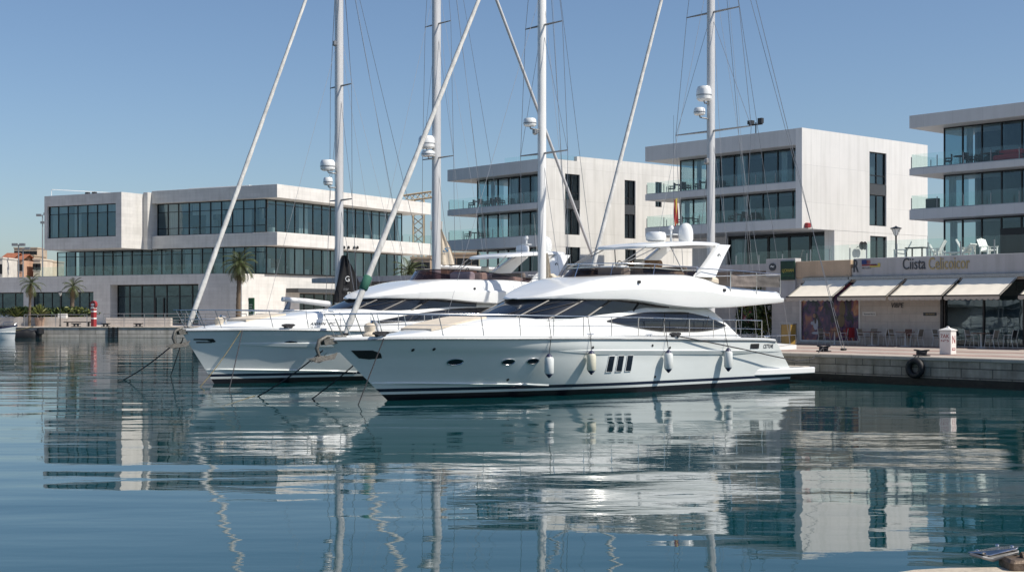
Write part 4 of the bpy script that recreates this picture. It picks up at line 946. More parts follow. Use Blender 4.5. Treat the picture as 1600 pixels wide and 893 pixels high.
# tower crane behind the concrete building
X,_,zc=at_depth(654,312,420); t=thing('tower_crane','ochre lattice tower crane seen behind the end of the concrete building','crane',(X,420,2))
def lattice(mb,p,q,w,n,r):
    p,q=Vector(p),Vector(q); d=(q-p); u=Vector((0,1,0)); s=d.cross(u).normalized()*w/2; v=u*w/2
    cs=[s+v,s-v,-s-v,-s+v]
    for c in cs: mb.tube(tuple(p+c),tuple(q+c),r,4)
    for i in range(n):
        a=p+d*i/n; b=p+d*(i+1)/n
        for k in range(4): mb.tube(tuple(a+cs[k]),tuple(b+cs[(k+1)%4]),r*.7,3)
q=MB(); lattice(q,(0,0,2),(0,0,zc),3.2,13,.22); q.build('tower',M['crane'],t)
q=MB(); lattice(q,(-4.5,0,zc+.4),(4,0,zc+1.6),1.8,5,.2); q.build('jib',M['crane'],t)
MB().box(1.2,3.4,-1,1,zc-4,zc-1.4).build('cab',M['crane'],t)
q=MB(); q.box(3.6,7.2,-1.2,1.2,zc-9,zc-6.6).box(4.0,6.4,-1,1,zc-5.2,zc-3.2).build('counterweight',M['soffit'],t)
# ---------------------------------------------------------------- motor yachts (local x = aft along the keel, y = -port, z up from the water)
YF1=Frame(-4.18,46.3,41); YF2=Frame(-12.24,56.8,41)
class Hull:
    def __init__(s,L=18.8,sheer=None,rake=1.156,top=2.06):
        s.L=L; s.top=top; s.rake=rake
        s.sheer=sheer or [(-2.4,2.05),(0,2.09),(3,2.07),(6.4,2.03),(9.4,1.98),(13,1.90),(16.8,1.82),(17.6,1.76)]
    def stem(s,z): return -s.rake*z if z>0 else -z*1.4
    def end(s,z): return s.L-1.25*max(0,(z-.62)/1.14)-.12*(z>.62)
    def hb(s,x,z):                                 # half breadth of the hull side at (x,z)
        zc=max(-.5,min(2.3,z+(2.03-sm(x,s.sheer))*max(0,min(1,z/1.3)))); b=interp(zc,[(-.5,1.7),(0,2.36),(.38,2.45),(1.3,2.59),(1.56,2.61),(1.60,2.665),(2.1,2.72)])
        p=interp(zc,[(0,1.45),(2.1,2.35)]); L=interp(zc,[(0,10.0),(2.1,9.2)])
        t=(x-s.stem(z))/L
        if t<=0: return 0.0
        f=1-(1-min(1,t))**p
        return b*f*(1-.09*max(0,(x-12)/7)**2)
    def z_sheer(s,x): return sm(x,s.sheer)
def decal(h,pts,off=.02,mi=0):              # a patch on the port hull side from (x,z) outline (fan about its middle)
    mb=MB(); cx=sum(p[0] for p in pts)/len(pts); cz=sum(p[1] for p in pts)/len(pts); P=lambda x,z:(x,-(h.hb(x,z)+off),z)
    for k in range(len(pts)):
        a,b=pts[k],pts[(k+1)%len(pts)]; m1=((a[0]+cx)/2,(a[1]+cz)/2); m2=((b[0]+cx)/2,(b[1]+cz)/2)
        mb.poly([P(*a),P(*b),P(*m2),P(*m1)],mi).poly([P(*m1),P(*m2),P(cx,cz)],mi)
    return mb
def trunkside(w,zd,zt,z,n=5.0):
    q=max(0,min(.995,(z-zd)/(zt-zd))); return w*(1-q**n)**(1/n)
def motor_yacht(name,label,fr,P):
    t=thing(name,label,'motor yacht',(fr.X,fr.Y,0),41)
    h=Hull(sheer=P.get('sheer'),L=P['L'],rake=P['rake'])
    gel,hullm=M['gel'],M['hull']
    # hull shell
    zf=[-.55,0,.20,.29,.40]; fr_=[.10,.25,.42,.58,.725,.752,.87,1.0]; N=46
    mb=MB()
    def ring(side):
        rows=[]
        for lv in range(len(zf)+len(fr_)):
            row=[]
            for i in range(N+1):
                q=(i/N)**1.25
                z=zf[lv] if lv<len(zf) else None
                if z is None:
                    g=fr_[lv-len(zf)]; x=0
                    zz_=1.8
                    for _ in range(4):
                        x=h.stem(zz_)+q*(h.end(zz_)-h.stem(zz_)); zz_=.40+g*(h.z_sheer(x)-.40)
                    z=zz_; x=h.stem(z)+q*(h.end(z)-h.stem(z))
                else: x=h.stem(z)+q*(h.end(z)-h.stem(z))
                row.append((x,-side*h.hb(x,z),z))
            rows.append(row)
        return rows
    mf=lambda i,j: 2 if i in (0,1) else (0 if i==2 else (1 if i==3 else 0))
    Rp=ring(1); Rs=ring(-1); mb.grid(Rp,mf=mf); mb.grid(Rs,mf=mf)
    for i in range(len(Rp)-1): mb.quad(Rp[i][-1],Rp[i+1][-1],Rs[i+1][-1],Rs[i][-1],mf(i,0))
    hull=mb.build('hull',[hullm,M['navy'],M['boot']],t,28)
    # deck, gunwale and rub rail
    top=Rp[-1]; tops=Rs[-1]
    d=MB(); rows=[]
    for a,b in zip(top,tops): rows.append([(a[0],a[1]*(1-2*k/8)*.985,a[2]+.02+.03*(1-(abs(k-4)/4)**2)) for k in range(9)])
    d.grid(rows); d.build('deck',M['deck'],t,60)
    g=MB()
    for sgn,T in ((1,top),(-1,tops)):
        r=[[ (p[0],p[1]*1.0,p[2]-.005),(p[0],p[1]*1.004,p[2]+.06),(p[0],p[1]*.97,p[2]+.085),(p[0],p[1]*.955,p[2]+.02)] for p in T]
        g.grid(r)
    g.build('gunwale',gel,t,50)
    rb=MB()
    for T in (top,tops): rb.path([(p[0],p[1]*1.006-(.008 if p[1]<0 else -.008),p[2]-.02) for p in T],.028,6)
    rb.build('rub_rail',M['galv'],t,60)
    # hull details
    for k,(x,z,rx,rz) in enumerate(P['ports']):
        pts=[(x+rx*math.cos(.314*i)-.10*rz*math.sin(.314*i),z+rz*math.sin(.314*i)) for i in range(20)]
        o=decal(h,pts,.022).build('porthole',M['boatglass'],hull)
        rim=MB(); rim.path([(a,-(h.hb(a,b)+.022),b) for a,b in pts+pts[:1]],.018,5,caps=False); rim.build('rim',M['steel'],o,60)
    for pts in P.get('hullwin',()): 
        o=decal(h,pts,.022).build('hull_window',M['boatglass'],hull)
        rim=MB(); rim.path([(a,-(h.hb(a,b)+.02),b) for a,b in pts+pts[:1]],.014,4,caps=False); rim.build('rim',gel,o)
    for nm,pts,m in P.get('plates',()): decal(h,pts,.02).build(nm,M[m],hull)
    for (x,z) in P.get('outlets',()): decal(h,[(x+.05*math.cos(.628*i),z+.05*math.sin(.628*i)) for i in range(10)],.014).build('drain_outlet',M['dark'],hull)
    for (txt,x0,x1,z0,z1,sh_) in P.get('hulltext',()):
        q=fit(text_mb(txt,1,.003,sh_),x0,x1,z0,z1); q.xf(lambda p:(p[0],-(h.hb(p[0],p[2])+.012)+p[1],p[2])); q.build('lettering',M['ink'],hull)
    # spray rails near the bow
    s=MB()
    for z0,z1,xe in ((.62,.42,6.0),):
        pr=[]
        for i in range(16):
            f=i/15; z=z0+(z1-z0)*f; x=h.stem(z)+.05+f*xe; y=h.hb(x,z); pr.append([(x,-y-.003,z+.05),(x,-y-.075*min(1,4*f)*(1-f**4),z-.01),(x,-y-.003,z-.05)])
        s.grid(pr)
    s.build('spray_rail',hullm,hull,40)
    k_=MB(); pr=[]
    for i in range(40):                             # long moulded knuckle towards the stern
        x=P['knuckle'][0]+(P['knuckle'][1]-P['knuckle'][0])*i/39; z=P['knuckle'][2]+(P['knuckle'][3]-P['knuckle'][2])*i/39; y=h.hb(x,z); wdt=min(1,i/6,(39-i)/10)
        pr.append([(x,-y-.002,z+.07*wdt+.005),(x,-y-.075*wdt-.002,z+.02),(x,-y-.002,z-.12*wdt-.005)])
    k_.grid(pr); k_.build('hull_moulding',hullm,hull,30)
    # swim platform
    if P.get('platform'):
        x0,x1,z0,z1=P['platform']; q=MB()
        ol=[(x0-1.9,-2.30),(x0-.6,-2.50),(x0+.4,-2.53),(x1-.25,-2.50),(x1,-2.2)]; ol=ol+[(a,-b) for a,b in reversed(ol)]
        q.prism(ol,'z',z0,z1); q.build('swim_platform',gel,t,30,bevel=.04)
        q=MB(); q.prism([(x1-.5,-2.1),(x1-.1,-2.1),(x1-.1,2.1),(x1-.5,2.1)],'z',z1+.001,z1+.012); q.build('platform_tread',M['beige'],t)
        q=MB()
        for yy in (-1.9,-1.5): q.path([(x0+1.0,yy,z1),(x0+.75,yy,z1+.9),(x0+.2,yy,z1+1.0)],.02,6)
        for k in range(3): q.tube((x0+.95-.1*k,-1.9,z1+.25*(k+1)),(x0+.95-.1*k,-1.5,z1+.25*(k+1)),.015,5)
        q.build('boarding_ladder',M['steel'],t)
    # coach roof / deckhouse body
    T_=P['trunk']; zt=lambda x: sm(x,T_['top']); w=lambda x: sm(x,T_['w']); zd=lambda x: h.z_sheer(x)-.02
    mb=MB(); rows=[]; n=T_.get('n',5.0); x0,x1=T_['top'][0][0],T_['top'][-1][0]
    for i in range(70):
        x=x0+(x1-x0)*i/69; a,b,c=w(x),zd(x),zt(x); prof=[]
        for k in range(25):
            th=math.pi*k/24; ct,st=math.cos(th),math.sin(th); e=2/n
            prof.append((x,-a*math.copysign(abs(ct)**e,ct),b+(c-b)*abs(st)**e+(0 if k in (0,24) else .04*st*st)))
        rows.append(prof)
    mb.grid(rows); mb.poly(rows[0]); mb.poly(rows[-1]); mb.build('deckhouse',gel,t,40)
    for nm,pts in P['sidewin']:
        q=MB(); N2=40; xs=[p[0] for p in pts[0]]; a,b=min(xs),max(xs); rows=[]
        for i in range(N2+1):
            x=a+(b-a)*i/N2; lo,hi=sm(x,pts[1]),sm(x,pts[0])
            rows.append([(x,-(trunkside(w(x),zd(x),zt(x),lo+(hi-lo)*k/6,n)+.012),lo+(hi-lo)*k/6) for k in range(7)])
        q.grid(rows); o=q.build(nm,M['boatglass'],t,60)
        e=MB(); lo=[r[0] for r in rows]; hi=[r[-1] for r in rows]
        e.path(lo,.016,5).path(hi,.016,5); e.build('frame',M['dark'],o,60)
        q2=MB()
        for f in (.24,.44,.63,.80):
            r=rows[int(N2*f)]; q2.path([(p[0]+.05*k,p[1]-.004,p[2]) for k,p in enumerate(r)],.018,4)
        q2.build('mullion',M['dark'],o)
    for (txt,x0_,x1_,z0_,z1_,sh_) in P.get('housetext',()):
        q=fit(text_mb(txt,1,.003,sh_),x0_,x1_,z0_,z1_); q.xf(lambda p:(p[0],-(trunkside(w(p[0]),zd(p[0]),zt(p[0]),p[2],n)+.012)+p[1],p[2])); q.build('lettering',M['ink'],t)
    # sun pad and hatch on the foredeck
    if P.get('pad'):
        a,b,hw=P['pad']; q=MB(); rows=[]
        for i in range(13):
            x=a+(b-a)*i/12; yy=min(hw,w(x)*.86); rows.append([(x,-yy*1.0,zt(x)+.0)]+[(x,-yy+2*yy*k/8,zt(x)+.085) for k in range(9)]+[(x,yy,zt(x))])
        q.grid(rows); q.poly(rows[0]); q.poly(rows[-1]); q.build('sun_pad',M['beige'],t,50)
    # glasshouse
    G=P['glass']; mb=MB(); rows=[]
    def outline(nose,wd,tail,z,dz=0):
        pts=[]; nl=G['nose']
        for k in range(13):
            th=math.pi/2*k/12; pts.append((nose+nl*(1-math.cos(th)),-wd*math.sin(th)**.8,z))
        for k in range(1,11):
            f=k/10; x=nose+nl+(tail-nose-nl)*f; pts.append((x,-wd*(1+.07*f),z))
        return [(a,-b,c) for a,b,c in reversed(pts)][:-1]+pts
    for k in range(7):
        f=k/6; rows.append(outline(G['n0']+(G['n1']-G['n0'])*f,G['w0']+(G['w1']-G['w0'])*f,G['tail'],G['z0']+(G['z1']-G['z0'])*f))
    mb.grid(rows); gh=mb.build('windscreen',M['boatglass'],t,50)
    cnt=len(rows[0]); mid=cnt//2
    for j in G['pillars']:
        for sgn in (1,-1):
            i=mid+sgn*j; MB().path([(r[i][0]-.01,r[i][1]*1.008,r[i][2]) for r in rows],.035,5).build('windscreen_pillar',M['dark'],gh)
    for j,k in ((2,7),(5,10),(-3,-7)):
        a=rows[1][mid+j]; b=rows[5][mid+k]; off=lambda p:(p[0]-.06,p[1]*1.02-.03,p[2]+.02); MB().path([off(a),off(((a[0]*.4+b[0]*.6),(a[1]*.4+b[1]*.6),(a[2]*.4+b[2]*.6))),off(b)],.014,4).build('wiper',M['dark'],gh)
    dk=MB()                                         # dashboard strip seen as pale shapes just behind the glass base
    dk.path([(r[0]-.012,r[1]*1.012,r[2]+.015) for r in rows[0]],.03,5); dk.build('windscreen_base',gel,gh,50)
    # roof, flybridge moulding
    Rf=P['roof']; mb=MB(); rows=[]; xs0,xs1=Rf['top'][0][0],Rf['top'][-1][0]
    for i in range(80):
        x=xs0+(xs1-xs0)*(i/79)**1.15; zb=sm(x,Rf['bot']); zt_=sm(x,Rf['top']); ww=sm(x,Rf['w']); hh=zt_-zb; cr=sm(x,Rf['crease'])
        half=[(0,zb+.02),(ww*.6,zb),(ww*.93,zb-.005),(ww*.99,zb+.03*min(1,hh*4)),(ww,zb+hh*.16),(ww*1.0,zb+hh*(cr-.03)),(ww*.985,zb+hh*cr),(ww*.935,zb+hh*(cr+.03)),(ww*.90,zb+hh*(.70+.2*cr)),(ww*.84,zb+hh*.955),(ww*.75,zb+hh),(ww*.4,zb+hh*1.02),(0,zb+hh*1.03)]
        prof=[(x,-a,b) for a,b in half]+[(x,a,b) for a,b in reversed(half[1:-1])]
        rows.append(prof)
    mb.grid(rows,closed=True); mb.poly(rows[0]); mb.poly(rows[-1]); roof=mb.build('flybridge',gel,t,32)
    ztop=lambda x: sm(x,Rf['top'])
    for x,z in P.get('roofdots',()):
        y=-sm(x,Rf['w'])*.925; MB().prism([(x+.06*math.cos(.628*i),z+.06*math.sin(.628*i)) for i in range(10)],'y',y-.045,y+.1).build('roof_light',M['dark'],roof)
    # arc fairing below the roof, aft of the side window
    # flybridge screen and rail
    Fs=P['screen']; pts=[(x,y,ztop(max(x,xs0+1.2))+.0) for x,y in Fs['plan']]; pts=pts+[(a,-b,c) for a,b,c in reversed(pts[:-1])]
    bot=[(a,b,c-.02) for a,b,c in pts]; topp=[]
    for (a,b,c) in pts:
        f=Fs['h'](a); topp.append((a+.38*f,b*(1-.10*f),Fs['ztop'](a)))
    q=MB(); q.grid([bot,[((a+d)/2,(b+e)/2,(c+f)/2) for (a,b,c),(d,e,f) in zip(bot,topp)],topp]); sc=q.build('flybridge_screen',M[Fs['mat']],t,60)
    q=MB(); q.path(topp,.022,5); q.path([(a,b,c+.01) for a,b,c in bot],.016,4); q.build('screen_edge',M['dark' if Fs['mat']=='purple' else 'steel'],sc,60)
    if Fs.get('rail'):
        rr=MB(); rl=[(a-.14,b*1.03,c+Fs['rail']) for a,b,c in topp]; rr.path(rl,.024,6); fr0=rr.build('flybridge_rail',M['steel'],t,60)
        s=MB()
        for i in range(0,len(pts),2): s.path([rl[i],bot[i]],.018,5)
        s.build('stanchion',M['steel'],fr0)
    # flybridge seats and helm
    sx_,sz_=P['seat']; 
    MB().bbox(sx_,sx_+.6,-1.2,1.2,sz_,sz_+.22,.05).build('flybridge_sofa',M['beige'],t); MB().bbox(sx_+.6,sx_+.78,-1.2,1.2,sz_,sz_+.42,.06).build('sofa_back',M['taupe'],t)
    q=MB().bbox(sx_-2.6,sx_-2.1,-.9,.5,sz_-.02,sz_+.42,.08); q.build('helm_console',gel,t)
    q=MB(); q.path([(sx_-2.05+.05*math.cos(.524*i),-.2+.2*math.cos(.524*i),sz_+.42+.2*math.sin(.524*i)) for i in range(13)],.018,5); q.build('steering_wheel',M['dark'],t)
    q=MB().bbox(sx_-1.5,sx_-1.05,-.55,.0,sz_,sz_+.4,.06).bbox(sx_-1.1,sx_-.96,-.55,.0,sz_+.4,sz_+.7,.06); q.build('helm_seat',M['beige'],t)
    # hard top with its legs
    H_=P['hardtop']; rows=[]; mb=MB()
    for i in range(31):
        f=i/30; x=H_['x0']+(H_['x1']-H_['x0'])*f; ww=H_['w']*(1-abs(2*f-1)**6)**.5*(.86+.14*math.sin(math.pi*min(1,f*1.15)))+.02
        zc=sm(f,H_['z']); th=H_['th']*(1-abs(2*f-1)**4)**.5+.03
        up=[(x,-ww*math.cos(math.pi*k/12),zc+.02+th*.55*math.sin(math.pi*k/12)**.6) for k in range(13)]
        dn=[(x,ww*math.cos(math.pi*k/12),zc-.04-.02*math.sin(math.pi*k/12)) for k in range(13)]
        rows.append(up+dn)
    mb.grid(rows,closed=True); mb.poly(rows[0]); mb.poly(rows[-1]); ht=mb.build('hardtop',gel,t,45)
    for sgn in (-1,1):
        q=MB(); (xa,za,wa),(xb,zb_,wb)=H_['leg']; ya=H_['legy']; rows=[]
        for k in range(9):
            f=k/8; x=xa+(xb-xa)*f; z=za+(zb_-za)*f; ww=wa+(wb-wa)*f+.10*(2*f-1)**2; y=sgn*(ya[0]+(ya[1]-ya[0])*f)
            rows.append([(x-ww/2,y-.09,z),(x-ww/2+.05,y-.13,z),(x+ww/2-.05,y-.13,z),(x+ww/2,y-.09,z),(x+ww/2,y+.09,z),(x+ww/2-.05,y+.13,z),(x-ww/2+.05,y+.13,z),(x-ww/2,y+.09,z)])
        q.grid(rows,closed=True); lg=q.build('hardtop_leg',gel,t,35)
        if sgn<0:
            q=MB().prism([((xa*.35+xb*.65)+.09*math.cos(.4189*i),(za*.35+zb_*.65)+.09*math.sin(.4189*i)) for i in range(15)],'y',-(ya[0]*.35+ya[1]*.65)-.142,-(ya[0]*.35+ya[1]*.65)-.131); o=q.build('round_emblem',M['ink'],lg)
            q=MB().prism([((xa*.35+xb*.65)+.05*math.cos(.5236*i),(za*.35+zb_*.65)+.04*math.sin(.5236*i)) for i in range(12)],'y',-(ya[0]*.35+ya[1]*.65)-.148,-(ya[0]*.35+ya[1]*.65)-.1425); q.build('emblem_centre',gel,o)
        st=MB()
        for (a,b) in H_['struts']: st.path([(a[0],sgn*a[1],a[2]),(b[0],sgn*b[1],b[2])],.022,5)
        st.build('hardtop_strut',M['galv'],t)
    for kind,x,y,z,r in P['domes']:
        if kind=='flat': MB().lathe([(r*.75,0),(r*.97,.05),(r,.12),(r*.98,.26),(r*.88,.34),(r*.5,.37)],(x,y,z),18).build('radar_dome',gel,t,40)
        elif kind=='tall': MB().lathe([(r*.55,0),(r*.85,.06),(r,.18),(r,.40),(r*.92,.58),(r*.7,.73),(r*.35,.81),(.01,.83)],(x,y,z),18).build('satellite_dome',gel,t,40)
        else: MB().tube((x,y,z),(x,y,z+r),.05,6).box(x-.14,x+.14,y-.25,y+.25,z+r*.6,z+r*.66).lathe([(.09,0),(.11,.06),(.08,.16)],(x,y,z+r),10).build('light_mast',gel,t)
    wh=MB(); wh.path([(H_['x1']-.7,.5,H_['z'][-1][1]+.1),(H_['x1']-.9,.5,H_['z'][-1][1]+2.0)],[.014,.006],4); wh.build('whip_aerial',M['whiteplastic'],t)
    # canvas-covered aft rail of the flybridge
    C=P['canvas']; 
    for (xa,xb,m,ph) in C['panels']:
        q=MB(); rows=[]
        for k in range(7):
            f=k/6; rows.append([(xa+(xb-xa)*i/16,-C['y']-.010*math.sin(i*.9+ph+1.5*f)-.014*math.sin(f*11+i*.25),C['z0']+(C['z1']-C['z0'])*f-.05*math.sin(math.pi*i/16)*f) for i in range(17)])
        q.grid(rows); q.build('canvas_screen',M[m],t,60)
        q=MB(); q.grid([[(p[0],-p[1],p[2]) for p in r] for r in rows]); q.build('canvas_screen',M[m],t,60)
    q=MB()
    for sgn in (-1,1):
        q.path([(C['panels'][0][0]-1.8,sgn*(C['y']-.2),C['z1']+.22),(C['panels'][0][0],sgn*C['y'],C['z1']+.16),(C['panels'][-1][1],sgn*C['y'],C['z1']+.05)],.022,6)
        for x in [C['panels'][0][0],*[p[1] for p in C['panels']]]: q.tube((x,sgn*C['y'],C['z0']-.3),(x,sgn*C['y'],C['z1']+.1),.02,5)
    q.path([(C['panels'][-1][1],-C['y'],C['z1']+.05),(C['panels'][-1][1],C['y'],C['z1']+.05)],.022,6)
    q.build('aft_rail',M['steel'],t)
    MB().bbox(C['panels'][0][0]-.9,C['panels'][0][0]-.15,-1.9,1.7,C['z0']-.1,C['z0']+.35,.07).build('flybridge_seat',M['beige'],t)
    # cockpit furniture under the overhang
    MB().bbox(P['L']-2.6,P['L']-2.0,-1.8,1.8,1.6,1.84,.05).build('cockpit_sofa',M['beige'],t)
    # guard rails
    ra=P['rail']
    for sgn in (1,-1):
        tp=[];md=[];N3=60
        for i in range(N3+1):
            x=ra['x0']+(ra['x1']-ra['x0'])*i/N3; lean=max(0,1-(x-ra['x0'])/7)
            y=max(.12,h.hb(x,h.z_sheer(x))-.10); z=h.z_sheer(x)+.07
            tp.append((x-.42*lean,-sgn*(y+.06*lean),z+ra['h']+.05*lean)); md.append((x-.22*lean,-sgn*(y+.03*lean),z+ra['h']*.52))
        q=MB(); q.path(tp,.021,6); rl=q.build('guard_rail',M['steel'],t,60); MB().path(md,.011,5).build('rail_wire',M['steel'],rl,60)
        s=MB()
        for i in ra['st']:
            x=ra['x0']+(ra['x1']-ra['x0'])*i; lean=max(0,1-(x-ra['x0'])/7); y=max(.12,h.hb(x,h.z_sheer(x))-.10); z=h.z_sheer(x)+.07
            MB().path([(x,-sgn*y,z-.05),(x-.42*lean,-sgn*(y+.06*lean),z+ra['h']+.05*lean)],.017,5).build('stanchion',M['steel'],rl)
    q=MB(); x=ra['x0']; y=max(.12,h.hb(x,h.z_sheer(x))-.10); z=h.z_sheer(x)+.07+ra['h']+.05
    q.path([(x-.42,y+.06,z),(x-.62,0,z),(x-.42,-y-.06,z)],.021,6); q.build('bow_rail',M['steel'],t)
    # anchor on its roller
    ax,az=h.stem(2.0)+.15,h.z_sheer(-2)+.0
    a=MB()
    for s in (-.11,.11): a.prism([(ax+.9,az+.04),(ax-.25,az+.06),(ax-.42,az-.02),(ax-.38,az-.18),(ax+.1,az-.12),(ax+.9,az-.03)],'y',s-.015,s+.015)
    a.lathe([(.10,-.1),(.10,.1)],(0,0,0),10); n_=20
    for i in range(len(a.v)-n_,len(a.v)): p=a.v[i]; a.v[i]=(ax-.28+p[0],p[2],az-.06+p[1])
    rl=a.build('bow_roller',M['anchor'],t)
    a=MB(); a.path([(ax+.5,0,az+.10),(ax-.25,0,az+.10),(ax-.52,0,az-.02),(ax-.62,0,az-.28),(ax-.52,0,az-.55)],[.05,.06,.075,.07,.05],8)
    for s in (-1,1): a.poly([(ax-.60,0,az-.50),(ax-.30,s*.10,az-.52),(ax+.0,s*.30,az-.40),(ax-.18,s*.36,az-.62),(ax-.78,s*.12,az-.72)])
    a.prism([(ax-.95,az-.62),(ax-.5,az-.5),(ax-.2,az-.62),(ax-.55,az-.74)],'y',-.04,.04); a.build('anchor',M['anchor'],t,50)
    wl_=MB().lathe([(.22,0),(.25,.1),(.17,.2),(.20,.38),(.14,.46),(.03,.5)],(ax+1.45,0,az+.05),11); wl_.build('covered_windlass',M['cream'],t,40)
    MB().path([(ax+1.3,.1,az+.08),(ax+1.5,-.1,az+.6),(ax+1.75,.05,az+.55),(ax+1.9,.15,az+.1)],.05,6).build('windlass_lever',M['steel'],t)
    # deck cleats with coils of line
    for cx in P['cleats']:
        z=h.z_sheer(cx)+.09; y=h.hb(cx,z-.1)-.06
        q=MB().tube((cx-.17,-y,z+.06),(cx+.17,-y,z+.06),.022,6).tube((cx-.07,-y,z-.03),(cx-.07,-y,z+.05),.02,6).tube((cx+.07,-y,z-.03),(cx+.07,-y,z+.05),.02,6); q.build('cleat',M['steel'],t)
    for cx in P['coils']:
        z=h.z_sheer(cx)+.10; y=h.hb(cx,z-.1)-.04; q=MB(); rnd=random.Random(int(cx*10))
        for k in range(6): q.path([(cx+(.16+.03*k)*math.cos(.6*i)+rnd.uniform(-.02,.02),-y+.09*math.sin(.6*i),z+.02*k+.03*math.sin(i*1.1+k)) for i in range(12)],.024,5)
        q.build('rope_coil',M['rope'],t)
    return t,h

P1=dict(L=18.8,rake=1.156,
 ports=[(1.75,1.28,.27,.105),(3.62,1.25,.24,.10),(4.55,1.26,.23,.10)],
 hullwin=[[(7.82+.47*k,.80),(8.12+.47*k,.80),(8.17+.47*k,1.38),(7.87+.47*k,1.38)] for k in range(3)],
 plates=[('engine_vent',[(15.75,1.50),(16.3,1.50),(16.3,1.69),(15.75,1.69)],'dark'),
         ('hawse_plate',[(-1.62,1.70),(-1.0,1.70),(-.72,1.60),(-.62,1.44),(-.98,1.40),(-1.30,1.44)],'dark')],
 outlets=[(.85,1.72),(.20,1.70),(7.0,1.70),(10.05,1.72),(10.4,.55),(3.9,.62),(11.0,1.62)],
 hulltext=[('CE7TU4E',16.60,17.26,1.50,1.66,0)],
 knuckle=(5.5,17.7,1.60,1.36),platform=(17.6,20.35,.40,.66),
 trunk=dict(top=[(-.4,2.10),(.8,2.24),(2.2,2.52),(3.6,2.72),(5.0,2.76),(6.6,2.82),(8,2.96),(9.5,3.12),(10.6,3.32),(13.4,3.36),(14.3,3.16),(16.05,1.88)],
            w=[(-.4,.25),(.8,.85),(2.2,1.35),(3.6,1.68),(6,1.95),(9,2.08),(14,2.10),(16.1,2.05)]),
 sidewin=[('saloon_window',([(8.35,2.63),(9.3,2.80),(10.6,2.93),(12.2,2.94),(13.6,2.78),(14.9,2.42)],[(8.35,2.61),(9.6,2.42),(11.4,2.22),(13.0,2.20),(14.2,2.27),(14.9,2.40)]))],
 pad=(1.2,3.5,1.0),
 glass=dict(nose=2.2,n0=4.0,n1=6.0,w0=1.80,w1=1.78,z0=2.66,z1=3.44,tail=11.8,pillars=(5,10,14,18)),
 roof=dict(top=[(5.6,3.45),(6.0,3.56),(6.5,3.72),(7.0,3.86),(7.7,4.05),(8.5,4.22),(10,4.34),(12.5,4.38),(13.5,4.28),(14.4,4.06),(16,3.90),(18.05,3.80)],
           bot=[(5.6,3.41),(6.6,3.40),(9,3.40),(10.2,3.32),(11.4,3.18),(12.8,3.10),(14.4,3.12),(16,3.20),(18.05,3.32)],
           w=[(5.6,.25),(5.9,.95),(6.5,1.45),(7.4,1.85),(8.6,2.14),(10,2.34),(13,2.52),(16,2.55),(18.05,2.48)],
           crease=[(5.6,.5),(9,.45),(11,.52),(14,.55),(18.05,.40)]),
 roofdots=[(9.9,4.06),(14.5,3.80)],
 screen=dict(plan=[(13.3,-1.95),(12.2,-1.90),(11,-1.84),(10.0,-1.68),(9.2,-1.36),(8.8,-.8),(8.65,0)],h=lambda x:1.0,ztop=lambda x:4.62 if x<12 else 4.56,mat='smoke',rail=.14),
 seat=(12.9,4.30),
 hardtop=dict(x0=10.7,x1=16.0,w=1.75,z=[(0,5.40),(.25,5.50),(.6,5.60),(1,5.62)],th=.22,leg=((13.7,4.30,1.05),(15.35,5.62,.62)),legy=(2.0,1.55),
   struts=[((11.2,1.3,5.44),(9.5,1.3,4.62)),((11.8,1.45,5.48),(9.55,1.3,4.62)),((12.3,1.5,5.5),(12.7,1.8,4.5))]),
 domes=[('flat',12.9,-.2,5.74,.41),('mast',14.0,0,5.70,.55),('tall',14.6,-.25,5.70,.30)],
 canvas=dict(panels=[(14.9,16.5,'taupe',0),(16.53,18.0,'taupe2',2)],y=2.32,z0=3.95,z1=4.42),
 rail=dict(x0=-1.9,x1=16.6,h=.70,st=[.0,.03,.055,.16,.235,.31,.385,.46,.535,.61,.685,.76,.835,.91,1.0]),
 cleats=[6.9,9.9,16.9],coils=[-.9,11.3])
